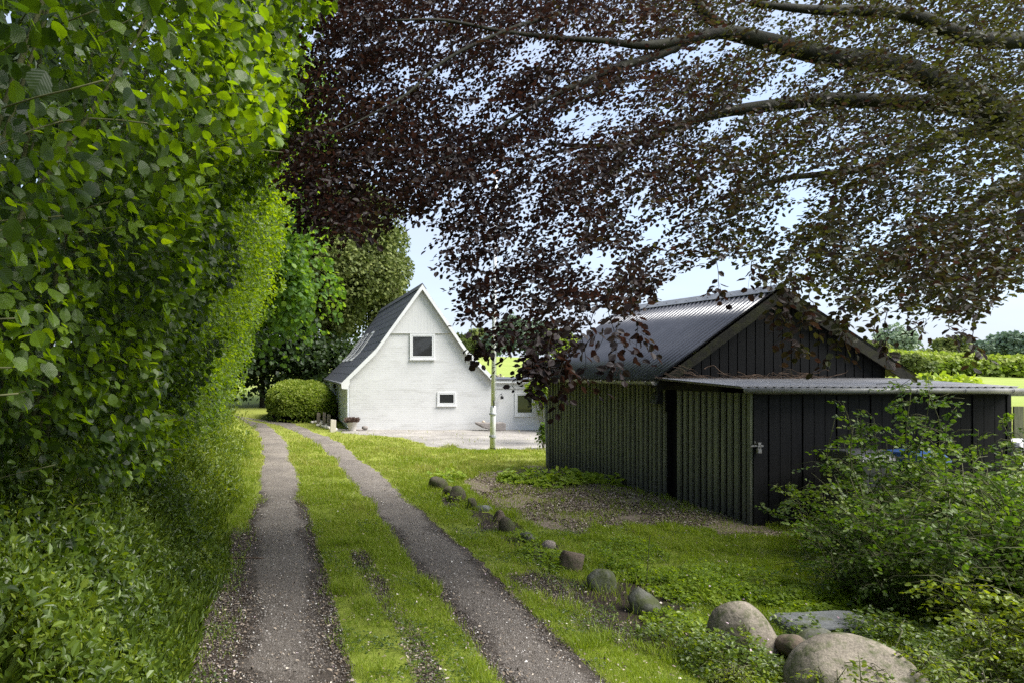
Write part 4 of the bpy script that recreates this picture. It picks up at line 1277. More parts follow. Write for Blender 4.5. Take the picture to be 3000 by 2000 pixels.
# clipped hedge by the house: a rounded block
t = thing('clipped_hedge', 'rounded clipped yellow green hedge beside the cottage', 'hedge', (1.3, 32.5, 0))
n = 26000
q = rng.normal(size=(n, 3)); q = q / (np.abs(q) ** 3.2).sum(1, keepdims=True) ** (1 / 3.2)
q[:, 2] = np.where(rng.random(n) < .85, np.abs(q[:, 2]), q[:, 2])
dep = 1 - rng.exponential(.045, n)
hc, hr = np.array((1.22, 33.6, .35)), np.array((1.45, 3.1, 1.10))
P = hc + q * hr * (dep * (1 + .10 * (vnoise(q[:, 0] * 3, q[:, 1] * 3, q[:, 2] * 3, .7) - .5)))[:, None]
P[:, 2] += .10 * (P[:, 1] - 31) * .5
P = P[P[:, 2] > .02]; n = len(P)
o = unit((P - hc) / hr)
leaf_obj('foliage', P, o * .5 + (0, 0, -.25) + rng.normal(size=(n, 3)) * .5, o + rng.normal(size=(n, 3)) * .45, rng.uniform(.07, .13, n), T6, M['hedge'], t,
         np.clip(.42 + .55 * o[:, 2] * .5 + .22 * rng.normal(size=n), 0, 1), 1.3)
k = 170; a_ = rng.normal(size=(k, 3)); a_[:, 2] = np.abs(a_[:, 2]) + .3
a_ = a_ / (np.abs(a_) ** 3.2).sum(1, keepdims=True) ** (1 / 3.2)
P, A, N = sprays(hc + a_ * hr * .97, unit(a_ * .6 + (0, 0, .8) + rng.normal(size=(k, 3)) * .35), 9, rng.uniform(.12, .34, k), .09)
leaf_obj('shoots', P, A, N, rng.uniform(.06, .11, len(P)), T6, M['hedge'], t, np.clip(.7 + .2 * rng.normal(size=len(P)), 0, 1), 1.2)
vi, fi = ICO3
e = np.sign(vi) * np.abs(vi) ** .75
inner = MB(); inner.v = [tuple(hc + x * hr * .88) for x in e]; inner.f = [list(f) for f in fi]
inner.build('dark_core', M['dark_in'], t, True)  # solid dark core stands in for the shade inside the hedge

# ------------------------------------------------------------------ trees, hedges and bushes far off
def fartree(px_, ytop, ybot, wpx, Z, mat, label, seed, n=2600, leaf=None, tb=.45, name='field_tree', group='trees beyond the field', lob=.34, wide=1.0):
    b = at(px_, ybot, Z); hgt = (ybot - ytop) * Z / F; wd = wpx * Z / F * .5
    c = (b[0], Z, b[2] + hgt * .53)
    tree(name, label, 'tree', (b[0], Z), c, (wd, wd * .8, hgt * .5), 44, n, leaf or max(.25, Z * .0042), mat, group, max(.12, wd * .07), lob, seed, tb, 'bark2', .3, T4, wide * 1.3, None, 4)


fartree(1352, 982, 1045, 60, 112, M['far'], 'small dark green tree just right of the cottage roof slope', 31, tb=.2)
fartree(1400, 962, 1045, 70, 116, M['far'], 'green tree on the field edge left of the flagpole', 32)
fartree(1440, 975, 1045, 70, 112, M['farblue_haze'], 'blue green tree on the field edge directly behind the flagpole', 33, tb=.3)
fartree(1492, 925, 1045, 100, 118, M['farblue_haze'], 'taller blue green tree right of the flagpole', 34)
fartree(1560, 935, 1048, 110, 118, M['farblue_haze'], 'blue green tree behind hanging purple leaves', 35)
fartree(1640, 960, 1052, 110, 114, M['far'], 'green field edge tree behind the yellow green bush', 36)
fartree(1315, 1000, 1045, 60, 120, M['far'], 'tree on the field edge mostly behind the cottage roof', 37, tb=.25)
fartree(2622, 958, 1058, 130, 100, M['farblue_haze'], 'pale weeping willow above the shed roof end', 38, tb=.85)
fartree(2786, 986, 1064, 112, 92, M['far'], 'rounded light green tree above the field hedge', 39, n=4200, tb=.55)
fartree(2895, 984, 1062, 130, 100, M['farblue_haze'], 'blue green tree between round tree and the tallest one at the edge', 40, n=3600)
fartree(2985, 966, 1062, 130, 98, M['farblue_haze'], 'dense blue green tree cut off by the picture edge', 41, n=3600, tb=.3)
fartree(2560, 1000, 1060, 90, 98, M['far'], 'tree hidden behind the shed gable top', 42, tb=.6)
n_h = 0
hl = thing('field_hedge', 'long clipped hedge running along the far field edge', 'hedge', (72, 80, float(ground_h(72, 80))))
n = 15000
u = rng.random(n); x = 60 + u * 34; yb = 82 - 4 * u + rng.normal(size=n) * .7
hh = 2.3 + .35 * (vnoise(x, 0 * x, 1, 1.4) - .5)
zz = rng.random(n) ** .7
P = np.c_[x, yb - 1.1 * np.sqrt(1 - np.clip(zz, 0, 1) ** 3), ground_h(x, yb) + zz * hh]
leaf_obj('foliage', P, rng.normal(size=(n, 3)) * .5 + (0, -.5, -.3), rng.normal(size=(n, 3)) * .4 + (0, -.7, .6), rng.uniform(.28, .48, n), T4, M['hedge'], hl, np.clip(.32 + .65 * zz ** 2 + .15 * rng.normal(size=n), 0, 1), 1.4)  # base tint lifted to paint in haze; lighter towards the top
v_ = MB(); xs = np.linspace(60, 94, 18)
for a_, b_ in zip(xs[:-1], xs[1:]):
    ya, yb2 = 82 - 4 * (a_ - 60) / 34, 82 - 4 * (b_ - 60) / 34
    v_.hexa([(a_, ya - .8, float(ground_h(a_, ya)) - .3), (b_, yb2 - .8, float(ground_h(b_, yb2)) - .3), (b_, yb2 + .8, float(ground_h(b_, yb2)) - .3), (a_, ya + .8, float(ground_h(a_, ya)) - .3),
             (a_, ya - .5, float(ground_h(a_, ya)) + 1.9), (b_, yb2 - .5, float(ground_h(b_, yb2)) + 1.9), (b_, yb2 + .5, float(ground_h(b_, yb2)) + 1.9), (a_, ya + .5, float(ground_h(a_, ya)) + 1.9)])
v_.build('dark_core', M['dark_in'], hl)  # dark blocks in place of the shaded inside of the hedge
fartree(2665, 1040, 1096, 110, 72, M['far'], 'darker green bush in front of the field hedge', 43, n=2600, tb=.35, name='field_bush', group=None)
fartree(2720, 1022, 1070, 70, 190, M['far'], 'distant wooded slope tree between willow and round tree', 44, n=1500, tb=.7)
fartree(2690, 1028, 1070, 60, 190, M['far'], 'distant pale tree right beside the willow', 45, n=1500, tb=.75)

# bushes near the shed
def bush(name, label, c, r, n, leaf, mat, tb=.5, seed=1, group=None, stems=8, tmpl=T6, wid=1.2, lobe=.4):
    gz = float(ground_h(c[0], c[1]))
    t = thing(name, label, 'bush', (c[0], c[1], gz), group)
    P, o = crown_points(c, r, 26, n, lobe, seed, .9, .5)
    k_ = P[:, 2] > gz + .03; P = P[k_]; o = o[k_]; n = len(P)
    leaf_obj('foliage', P, o * .6 + (0, 0, -.2) + rng.normal(size=(n, 3)) * .5, o * .5 + (0, 0, .6) + rng.normal(size=(n, 3)) * .45, rng.uniform(.7, 1.3, n) * leaf, tmpl, mat, t,
             np.clip(tb + .5 * (vnoise(P[:, 0], P[:, 1], P[:, 2], max(r) * .35) - .5) + .2 * rng.normal(size=n), 0, 1), wid)
    sm = MB(); 
    for i in range(stems):
        e = np.asarray(c) + unit(rng.normal(size=3)) * np.asarray(r) * .8; e[2] = abs(e[2] - gz) + gz
        b_ = np.array((c[0], c[1], gz - .05))
        sm.tube(spline([b_, (b_ + e) / 2 + (0, 0, .1), e], 4), [.014 * (1 - .8 * s) for s in np.linspace(0, 1, 9)], 5)
    sm.build('stems', M['stem'], t, True)
    return t


b0 = at(1700, 1000, 26)
bush('yellow_green_bush', 'bright yellow green bush rising behind the far end of the shed roof', (b0[0], 26, 1.75), (1.35, 1.1, 1.75), 8000, .14, M['bright'], .5, 51)
b0 = at(1590, 1130, 21.5)
bush('leafy_bush', 'light green bush in front of the annex window, behind the shed downpipe', (b0[0] + .15, 21.8, 1.62), (.55, .5, .42), 1500, .12, M['bright'], .3, 52)
b0 = at(1592, 1255, 20.5)
bush('leafy_bush', 'tiny bush low on the ground behind the shed downpipe', (b0[0], 20.5, .42), (.16, .16, .36), 260, .08, M['shrub'], .6, 53, stems=4)
bush('yellow_green_bush', 'sunlit yellow green shrub behind the lean-to roof edge', (21.2, 24.2, 1.35), (1.4, 1.0, .75), 2600, .17, M['bright'], .75, 54)
b0 = at(1463, 1098, 33.5)
bush('dry_bush', 'dry beige bush peeping over the annex roof', (b0[0], 33.5, 1.45), (.42, .3, .5), 900, .10, M['chip'], .85, 55, stems=4)

# ------------------------------------------------------------------ copper beech
BX, BY = 10.6, 9.2
beech = thing('copper_beech', 'copper beech whose purple leafed branches hang over the lane and shed', 'tree', (BX, BY, 0))
tb = MB()
q = spline([(BX, BY, -.2), (BX - .1, BY, 2.5), (BX + .1, BY + .1, 5), (BX, BY, 8), (BX - .2, BY, 12)], 6)
tb.tube(q, list(np.interp(np.linspace(0, 1, len(q)), [0, .08, .5, 1], [.62, .46, .36, .16])), 14)
tb.build('trunk', M['bark'], beech, True)
LIMBS = []


def limb(px_pts, r0, r1, n=5):
    pts = [at(*p) for p in px_pts]
    q = spline(pts, n)
    LIMBS.append((q, r0))
    MB().tube(q, list(np.linspace(r0, r1, len(q))), 9).build('limb', M['bark'], beech, True)


def pt(h, dx=0, dy=0):
    v = np.array((BX + dx, BY + dy, h)); return ((v[0]) * F / v[1] + PX, PY - (v[2] - H) * F / v[1], v[1])


limb([pt(4.7), (3000, 372, 9.1), (2870, 292, 9.0), (2615, 190, 8.8), (2462, 172, 8.6), (2296, 134, 8.4), (2168, 102, 8.3), (2105, 96, 8.2), (1990, 121, 8.0), (1888, 134, 7.8), (1770, 120, 7.6)], .17, .03)
limb([(2150, 100, 8.3), (2066, 40, 8.3), (2010, -40, 8.3), (1940, -120, 8.2)], .07, .03)
limb([(2040, 108, 8.1), (1913, 168, 7.9), (1786, 204, 7.7), (1709, 242, 7.5), (1633, 274, 7.4), (1540, 325, 7.2), (1430, 395, 7.0)], .055, .012)
limb([(1830, 190, 7.7), (1780, 262, 7.6), (1700, 290, 7.5), (1600, 330, 7.4)], .03, .01)
limb([pt(4.6, .05, .1), (2990, 380, 9.3), (2806, 312, 9.4), (2615, 300, 9.4), (2423, 293, 9.3), (2296, 306, 9.2), (2168, 322, 9.0), (2092, 338, 8.9), (1977, 372, 8.7), (1850, 424, 8.5), (1700, 428, 8.3), (1610, 420, 8.2)], .13, .015)
limb([(1835, 428, 8.5), (1815, 470, 8.4), (1759, 536, 8.3), (1732, 594, 8.2), (1723, 680, 8.1)], .035, .01)
limb([pt(4.3, 0, .1), (2960, 395, 9.8), (2806, 395, 10.0), (2679, 446, 10.1), (2551, 491, 10.1), (2423, 510, 10), (2296, 525, 9.8), (2150, 570, 9.6), (2000, 640, 9.4)], .10, .012)
limb([(1700, 432, 8.3), (1553, 464, 8.0), (1446, 500, 7.8), (1330, 540, 7.6)], .02, .006)
limb([(1500, 350, 7.2), (1400, 420, 7.0), (1268, 482, 6.9), (1120, 560, 6.7)], .022, .006)
limb([(1640, 40, 7.5), (1470, 95, 7.2), (1300, 180, 7.0), (1200, 270, 6.8), (1100, 330, 6.6), (960, 400, 6.4)], .022, .006)
limb([(1780, 120, 7.6), (1620, 110, 7.4), (1460, 90, 7.2), (1300, 60, 7.0), (1150, 60, 6.8)], .03, .008)
limb([pt(6.4), (2900, 120, 8.8), (2650, 40, 8.6), (2400, 30, 8.3), (2200, 10, 8.0)], .12, .03)
limb([pt(3.9, 0, .1), (2980, 560, 9.6), (2800, 640, 9.4), (2650, 700, 9.2), (2500, 760, 9)], .08, .01)

OUT = [(940, -80), (905, 130), (880, 330), (842, 446), (842, 520), (900, 640), (1020, 690), (1110, 660), (1186, 650), (1231, 610), (1290, 640), (1265, 740), (1340, 785), (1352, 867), (1385, 980), (1420, 1000), (1470, 1040), (1545, 1100), (1650, 1040), (1690, 960), (1760, 900), (1850, 905), (1880, 860), (1939, 830), (2028, 816), (2092, 750),
       (2190, 750), (2250, 790), (2300, 850), (2420, 830), (2480, 880), (2551, 915), (2628, 895), (2742, 900), (2844, 920), (2934, 865), (3010, 830), (3120, 820), (3120, -80)]
# outlying strands: (x0,y0) -> (x1,y1) in the picture at distance Z, with a leaf count
STR = [((1380, 960), (1380, 1055), 5.8, 40), ((1480, 980), (1470, 1060), 5.6, 50), ((1560, 1040), (1500, 1130), 5.5, 70), ((1620, 1040), (1540, 1165), 5.4, 80), ((1660, 1040), (1650, 1165), 5.4, 70),
       ((1700, 960), (1690, 1130), 5.5, 60), ((1850, 880), (1860, 1060), 5.6, 45), ((1780, 900), (1775, 1150), 5.5, 70), ((1800, 1000), (1825, 1080), 5.6, 30), ((1640, 1100), (1670, 1170), 5.4, 30),
       ((2100, 760), (2105, 855), 6.2, 22), ((2260, 850), (2262, 1010), 6.0, 55), ((2340, 860), (2325, 1050), 6.0, 80), ((2310, 860), (2310, 940), 6.1, 80), ((2370, 870), (2385, 950), 6.1, 60), ((2490, 920), (2425, 1065), 6.1, 80),
       ((2470, 900), (2460, 1000), 6.2, 60), ((2560, 980), (2600, 1030), 6.0, 25), ((2590, 970), (2660, 1105), 6.0, 45), ((2780, 960), (2800, 1010), 6.2, 18), ((2850, 980), (2900, 1055), 6.1, 18), ((2660, 950), (2690, 1000), 6.2, 20),
       ((900, 620), (870, 660), 6.2, 25), ((1060, 680), (1050, 710), 6.2, 20), ((1400, 1000), (1375, 1065), 5.7, 25), ((1600, 1040), (1590, 1120), 5.5, 70), ((1560, 1060), (1600, 1130), 5.6, 60), ((1730, 960), (1740, 1040), 5.6, 40), ((1930, 820), (1900, 870), 6.0, 20), ((2200, 790), (2230, 860), 6.2, 30)]


def gapnoise(px_, py_):
    return .6 * vnoise(px_ + .6 * py_, py_ * 1.25, 2, 130) + .4 * vnoise(px_ + .5 * py_, py_ * 1.3, 6, 52)


ns = 9600
cx = rng.uniform(840, 3100, ns * 4); cy = rng.uniform(-60, 1120, ns * 4)
dens = np.interp(cy, [-60, 250, 560, 800, 1100], [1.0, .95, .85, .85, .95])
dens = dens * np.interp(cx, [840, 1000, 1400, 2200, 3100], [.95, 1.0, .85, .68, .72])
g_ = gapnoise(cx, cy)
dens = dens * (1 - .55 * smooth(820, 960, cy) * smooth(1750, 1650, cx))
dens = dens * (.12 + .88 * smooth(.25, .55, g_ + .10 * (cx > 2400) + .06 * (cx < 1250)))
# the open scallops of sky seen low in the middle
for (gx_, gy_, gr, gd) in ((1985, 800, 90, 1), (1760, 800, 60, .7), (1530, 640, 60, .75), (1560, 560, 45, .6), (1440, 500, 40, .6), (1190, 190, 40, .6), (1420, 90, 35, .7), (1330, 720, 45, .5), (2070, 640, 70, .5), (2380, 830, 60, .3), (2430, 960, 70, .85), (1450, 1010, 75, .8), (1640, 930, 60, .5)):
    dens = dens * (1 - gd * np.exp(-(((cx - gx_) ** 2 + (cy - gy_) ** 2) / gr ** 2)))
keep = inpoly(cx, cy, OUT) & (rng.random(ns * 4) < dens)
cx, cy = cx[keep][:ns], cy[keep][:ns]
n = len(cx)
zlo = np.interp(cy, [-60, 300, 700, 1100], [7.2, 6.6, 5.9, 5.3]); zhi = np.interp(cy, [-60, 300, 700, 1100], [11.5, 11.0, 9.0, 6.4])
zhi = zhi + np.interp(cx, [900, 1500, 2400], [-2.6, -.8, 1.0])
zz = zlo + (zhi - zlo) * rng.random(n)
S = np.stack([at(a, b, c) for a, b, c in zip(cx, cy, zz)])
ax = S - np.array((BX, BY, S[:, 2].mean())); ax[:, 2] = -.25 * np.linalg.norm(ax[:, :2], axis=1) * rng.uniform(.2, 2.4, n)
ax = unit(unit(ax) + rng.normal(size=(n, 3)) * .38)
span = rng.uniform(.25, .48, n)
S = S - ax * span[:, None] * .6
P, A, N = sprays(S, ax, 11, span, .07)
pv = np.c_[P[:, 0] * F / P[:, 1] + PX, PY - (P[:, 2] - H) * F / P[:, 1]]
P, A, N = [q_[P[:, 1] > 3.0] for q_ in (P, A, N)]
n = len(P)
px_ = P[:, 0] * F / P[:, 1] + PX
tint = np.clip(.25 + .62 * smooth(1500, 2350, px_) + .35 * (vnoise(P[:, 0], P[:, 1], P[:, 2], 1.1) - .4) + .16 * rng.normal(size=n), 0, 1)
leaf_obj('foliage', P, A, N, rng.uniform(.036, .064, n), T6, M['beech'], beech, tint, 1.08)
# drooping strands at the rim with their twigs
for (a, b, Z, cn) in STR:
    cn = int(cn * .62)
    tw = MB(); Pa, Aa, Na = [], [], []
    p0, p1 = at(a[0], a[1], Z), at(b[0], b[1], Z + .15)
    mid = (p0 + p1) / 2 + rng.normal(size=3) * .04 + (.03, 0, .02)
    cur = spline([p0 + np.array((.05, .03, .16)), p0, mid, p1], 6)
    tw.tube(cur, list(np.linspace(.0035, .0014, len(cur))), 5)
    for k in range(max(2, cn // 9)):
        base = cur[int(rng.uniform(.1, .95) * (len(cur) - 1))]
        d = unit(np.array((rng.normal() * .8, rng.normal() * .6, -.75)))
        sp = np.array([rng.uniform(.10, .22)])
        p_, a_, n_ = sprays(base[None], d[None], 7, sp, .07)
        tw.tube([base, base + d * sp[0]], .0012, 4)
        Pa.append(p_); Aa.append(a_); Na.append(n_)
    k = max(6, cn // 4); tt = np.linspace(.05, 1, k)
    Pa.append(np.stack([cur[int(t_ * (len(cur) - 1))] for t_ in tt]) + rng.normal(size=(k, 3)) * .008)
    Aa.append(np.c_[np.where(np.arange(k) % 2, 1, -1) * .8, rng.normal(size=k) * .5, -.7 + 0 * tt]); Na.append(rng.normal(size=(k, 3)) * .5 + (0, -.6, .5))
    Pa, Aa, Na = map(np.vstack, (Pa, Aa, Na)); n = len(Pa)
    px_ = Pa[:, 0] * F / Pa[:, 1] + PX
    hb_ = tw.build('hanging_branch', M['twigdark'], beech)
    leaf_obj('leaves', Pa, Aa, Na, rng.uniform(.052, .080, n), T6, M['beech'], hb_, np.clip(.2 + .5 * smooth(1900, 2400, px_) + .18 * rng.normal(size=n), 0, 1), 1.1)
# upper storey of the crown, above the picture, added to shade the foreground
n = 900
y = rng.uniform(-5, 17, n); x = rng.uniform(-1.5, 16, n); z = rng.uniform(4.2, 11.5, n)
k_ = ((x - BX) / 11.5) ** 2 + ((y - BY + 1.5) / 11) ** 2 + ((z - 3.5) / 8.5) ** 2 < 1
k_ &= (z > H + (1110 / F) * np.maximum(y, 0) + .3) & (z > 4.3) & (vnoise(x, y, z, 1.6) > .36)
P = np.c_[x, y, z][k_]; n = len(P)
leaf_obj('upper_foliage', P, rand_unit(n), rng.normal(size=(n, 3)) * .5 + (0, 0, 1), rng.uniform(.20, .34, n), T6, M['beech'], beech, None, 1.2)

# ------------------------------------------------------------------ young shrubs at the right
def shrub(label, x, y, hgt, rad, nst, per, leaf, seed, lean=(0, 0), mat='shrub', tb=.5, tmpl=T6, name='leafy_shrub', side=5, wid=1.35):
    nst = int(nst * 1.5); side = int(side * 1.4); leaf *= .86; tb += .12; per = int(per * 1.3)
    gz = float(ground_h(x, y))
    t = thing(name, label, 'shrub', (x, y, gz), 'young shrubs by the lean-to')
    sm = MB(); Ps, As, Ns = [], [], []
    tips = bush_stems(sm, x, y, nst, hgt, rad, .010, lean, 5)
    for q in tips:
        for k in range(side):
            i0 = int(len(q) * rng.uniform(.22, .97)); b_ = q[min(i0, len(q) - 1)]
            d = unit(np.array((rng.normal(), rng.normal(), .35 + .4 * rng.normal()))); l = rad * rng.uniform(.25, .7)
            e = b_ + d * l + (0, 0, -.08 * l); sm.tube([b_, (b_ + e) / 2 + (0, 0, .04), e], .003, 4)
            p_, a_, n_ = sprays(b_[None], unit(e - b_)[None], per, np.array([l * 1.05]), leaf)
            Ps.append(p_); As.append(a_); Ns.append(n_)
        k = per; idx = np.linspace(len(q) * .35, len(q) - 1, k).astype(int)
        Ps.append(q[idx] + rng.normal(size=(k, 3)) * .02); As.append(unit(rng.normal(size=(k, 3)) * (1, 1, .3))); Ns.append(rng.normal(size=(k, 3)) * .4 + (0, -.2, 1))
    P, A, N = np.vstack(Ps), np.vstack(As), np.vstack(Ns)
    k_ = P[:, 2] > gz + .02; P, A, N = P[k_], A[k_], N[k_]; n = len(P)
    tint = np.clip(tb + .55 * (vnoise(P[:, 0], P[:, 1], P[:, 2], .45) - .5) + .2 * rng.normal(size=n) + .12 * (P[:, 2] - gz) / hgt, 0, 1)
    leaf_obj('foliage', P, A, N, rng.uniform(.65, 1.35, n) * leaf, tmpl, M[mat], t, tint, wid)
    sm.build('stems', M['stem'], t, True)


shrub('tall loose shrub reaching the lean-to gutter in front of the black boards', 6.80, 8.3, 2.05, .50, 15, 13, .052, 1, (0, 0), 'shrub', .42, side=8)
shrub('tall thin shrub with pale upper leaves right of the wheeled bins', 8.15, 8.1, 1.75, .42, 9, 11, .056, 2, (.1, 0), 'shrub', .62, side=6)
shrub('slender shrub near the far end of the lean-to', 9.2, 9.1, 1.9, .40, 8, 11, .05, 3, (.1, 0), 'shrub', .5, side=6)
shrub('low spreading light green shrub against the lean-to front boards', 6.80, 8.9, .95, .46, 11, 11, .05, 4, (-.2, 0), 'shrub', .66, side=7)
shrub('dense dark bush filling the lower right behind the huge boulder', 6.10, 6.7, 1.28, .75, 22, 14, .046, 5, (0, 0), 'shrub', .36, side=10)
shrub('broad dense bush at the right edge beside the lane garden', 6.9, 6.6, 1.42, .75, 24, 14, .046, 6, (0, 0), 'shrub', .46, side=10)
shrub('fine leaved bush between lawn and stone slab', 5.78, 6.95, .86, .50, 18, 13, .04, 7, (-.1, 0), 'shrub', .30, side=9, wid=1.0)
shrub('bush with yellowish leaves below the blue lidded bin', 7.15, 7.5, 1.18, .55, 16, 12, .048, 8, (0, 0), 'shrub', .58, side=8)
shrub('small leafy bush in the lower right corner', 5.75, 5.5, .78, .55, 18, 13, .045, 9, (0, 0), 'herb', .62, side=9)
shrub('bushy shrub right of the small corner bush', 6.35, 5.75, 1.08, .60, 20, 13, .045, 10, (0, 0), 'shrub', .48, side=9)
shrub('leafy shrub below the white box at the fence', 8.9, 8.2, 1.15, .55, 14, 12, .05, 11, (0, 0), 'shrub', .55, side=8)

shrub('low herb clump spilling over the right side of the huge boulder', 4.72, 5.02, .50, .34, 14, 12, .036, 12, (-.1, -.1), 'herb', .6, side=8, name='herb_clump', wid=.9)
shrub('herb clump in front of the huge boulder at the lower picture edge', 4.22, 4.62, .40, .30, 14, 12, .034, 13, (0, 0), 'herb', .55, side=8, name='herb_clump', wid=.9)
shrub('ferny herb clump between the pale boulder and the huge one', 3.45, 5.35, .26, .26, 12, 11, .03, 14, (0, 0), 'herb', .6, side=8, name='herb_clump', wid=.7)

# ------------------------------------------------------------------ grass, herbs, chips, pebbles
def scatter(n, y0, y1, x0=-30, x1=3030, xmin=-99, xmax=99):
    """ground points spread evenly over the picture's depth"""
    y = 1 / (1 / y1 + (1 / y0 - 1 / y1) * rng.random(n)) ** 1.0
    y = y0 * (y1 / y0) ** rng.random(n) * .55 + y * .45
    x = (rng.uniform(x0, x1, n) - PX) * y / F
    k_ = (x > xmin) & (x < xmax)
    return x[k_], y[k_]


def solid(x, y):
    """inside a building footprint"""
    u = x - SX + .105 * (y - SY); w = y - SY
    a = (u > -.03) & (u < SW + .1) & (w > -.02) & (w < SLEN)
    u2 = x - 2.74; w2 = y - 27
    return a | ((u2 > -.05) & (u2 < 9.3) & (w2 > -.05) & (w2 < D_))


x, y = scatter(900000, 4.3, 36)
dl, dr = linedist(RUT_L, x, y), linedist(RUT_R, x, y)
hw = rut_half(y)
edge = .10 * (vnoise(x, y, 1, .25) - .5) + .07 * (vnoise(x, y, 3, .08) - .5)
p = smooth(-.03, .10, dl - hw + edge) * smooth(-.03, .10, dr - hw + edge)
sl_ = soil_mask(x, y)
p = p * (1 - .93 * smooth(.25, .7, sl_ + .35 * (vnoise(x, y, 4, .2) - .5)))
p = p * (1 - .82 * chip_mask(x, y)) * (1 - .97 * yard_mask(x, y)) * (~solid(x, y))
p = p * (x > -.85 - .10 * np.sin(y * 1.7))
p = p * (.12 + .88 * smooth(.32, .58, .45 * vnoise(x, y, 6, .22) + .30 * vnoise(x, y, 8, .9) + .25 * vnoise(x, y, 2, .09)))
k_ = rng.random(len(x)) < p
x, y, dl, dr = x[k_], y[k_], dl[k_], dr[k_]
n = len(x)
hgt = rng.uniform(.030, .062, n) * (.75 + .7 * vnoise(x, y, 11, .5))
ed = np.minimum(dl, dr)
hgt *= 1 + .5 * (linedist(BED, x, y) < .45) + .5 * (x < -.35) + 1.0 * (np.minimum(dl - rut_half(y), dr - rut_half(y)) < .09) * rng.random(n) + 1.1 * (vnoise(x, y, 12, .28) > .68)
P = np.c_[x, y, ground_h(x, y) - .004]
A = np.c_[rng.normal(size=(n, 2)) * .45, np.ones(n)]
wid = np.maximum(.0040, .00085 * y) / hgt / .26
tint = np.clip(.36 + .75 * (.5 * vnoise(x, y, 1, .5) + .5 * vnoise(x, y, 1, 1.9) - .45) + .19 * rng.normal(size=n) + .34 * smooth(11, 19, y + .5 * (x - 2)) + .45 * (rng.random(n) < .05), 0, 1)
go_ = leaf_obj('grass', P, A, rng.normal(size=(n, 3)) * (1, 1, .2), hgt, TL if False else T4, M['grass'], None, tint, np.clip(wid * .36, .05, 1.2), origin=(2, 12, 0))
tag(go_, 'short green grass of the lane centre and lawn', kind='stuff')
print('grass', n)

x, y = scatter(120000, 4.3, 24)
dl, dr = linedist(RUT_L, x, y), linedist(RUT_R, x, y)
k_ = (np.minimum(dl, dr) > .40) & (x > -.6) & ~solid(x, y) & (chip_mask(x, y) < .5) & (yard_mask(x, y) < .5) & (.6 * vnoise(x, y, 14, .34) + .4 * vnoise(x, y, 15, 1.3) > .56)
x, y = x[k_], y[k_]; n = len(x)
P = np.c_[x, y, ground_h(x, y) + rng.uniform(.008, .05, n)]
o = leaf_obj('lawn_weeds', P, rng.normal(size=(n, 3)) * (1, 1, .25), rng.normal(size=(n, 3)) * .35 + (0, -.1, 1), rng.uniform(.012, .03, n) * np.clip(.7 + y * .035, 1, 1.6), T6, M['herb'], None, np.clip(.42 + .5 * (vnoise(x, y, 3, .5) - .5) + .2 * rng.normal(size=n), 0, 1), rng.uniform(.7, 1.4, n), origin=(3, 9, 0))
tag(o, 'clover and small broad leaved weeds in the lawn', kind='stuff')
x, y = scatter(9000, 4.3, 20); k_ = (x > -.7) & ~solid(x, y); x, y = x[k_], y[k_]; n = len(x)
P = np.c_[x, y, ground_h(x, y) + rng.uniform(.02, .05, n)]
o = leaf_obj('dead_leaves', P, rng.normal(size=(n, 3)) * (1, 1, .3), rng.normal(size=(n, 3)) * .4 + (0, 0, 1), rng.uniform(.012, .035, n), T6, M['chip'], None, np.clip(.55 + .25 * rng.normal(size=n), 0, 1), rng.uniform(.5, 1.0, n), origin=(3, 9, 0))
tag(o, 'dry fallen leaves and husks lying in the grass', kind='stuff')

# tall verge growth between the left wheel track and the hedge
x, y = scatter(250000, 3.6, 33, -400, 900, -2.6, -.42)
e0 = -.64 - .10 * np.sin(y * 1.3) - .16 * (vnoise(x, y, 2, .5) - .5)
k_ = x < e0
x, y, e0 = x[k_], y[k_], e0[k_]; n = len(x)
top = np.clip((e0 - x) * 1.10, .05, .95) * (.50 + .9 * vnoise(x, y, 5, .45))
up = rng.random(n) ** .6 * top
P = np.c_[x + .05 * rng.normal(size=n), y, ground_h(x, y) + up]
o = np.c_[np.full(n, .6), rng.normal(size=n) * .5, np.full(n, .4)]
A = o * .5 + rng.normal(size=(n, 3)) * .6 + (0, 0, .15)
N = rng.normal(size=(n, 3)) * .6 + (.3, -.1, .8)
tint = np.clip(.42 + .9 * (vnoise(x, y, up, .55) - .5) + .5 * (vnoise(x, y, up, .17) - .5) + .2 * rng.normal(size=n) + .34 * smooth(7, 17, y), 0, 1)  # distance term paints the sunlit far verge into the leaf tint
L = (.016 + .05 * rng.random(n) ** 2.2 + .035 * (vnoise(x, y, 8, .35) > .60)) * np.clip(.8 + y * .02, .8, 1.5)
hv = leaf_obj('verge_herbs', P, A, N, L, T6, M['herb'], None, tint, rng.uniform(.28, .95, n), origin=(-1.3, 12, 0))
tag(hv, 'lush nettles and herbs on the verge along the lane', kind='stuff')
x, y = scatter(95000, 3.6, 33, -400, 900, -2.3, -.40)
k_ = x < -.58 - .10 * np.sin(y * 1.3) - .16 * (vnoise(x, y, 2, .5) - .5); x, y = x[k_], y[k_]; n = len(x)
hgt = rng.uniform(.10, .30, n) * np.clip(.45 + (-.55 - x) * 1.3, .35, 2.2)
P = np.c_[x, y, ground_h(x, y) - .01]
A = np.c_[.25 + rng.normal(size=n) * .45, rng.normal(size=n) * .45, np.ones(n)]
hv = leaf_obj('verge_grass', P, A, rng.normal(size=(n, 3)) * (1, 1, .2), hgt, TL, M['herb'], None, np.clip(.5 + .25 * rng.normal(size=n) + .34 * smooth(7, 17, y), 0, 1), np.clip(np.maximum(.006, .0008 * y) / hgt / .26, .05, .5), origin=(-1.3, 12, 0))  # stronger light down the lane is put into the blade tint
tag(hv, 'long grass blades leaning over the left wheel track', kind='stuff')

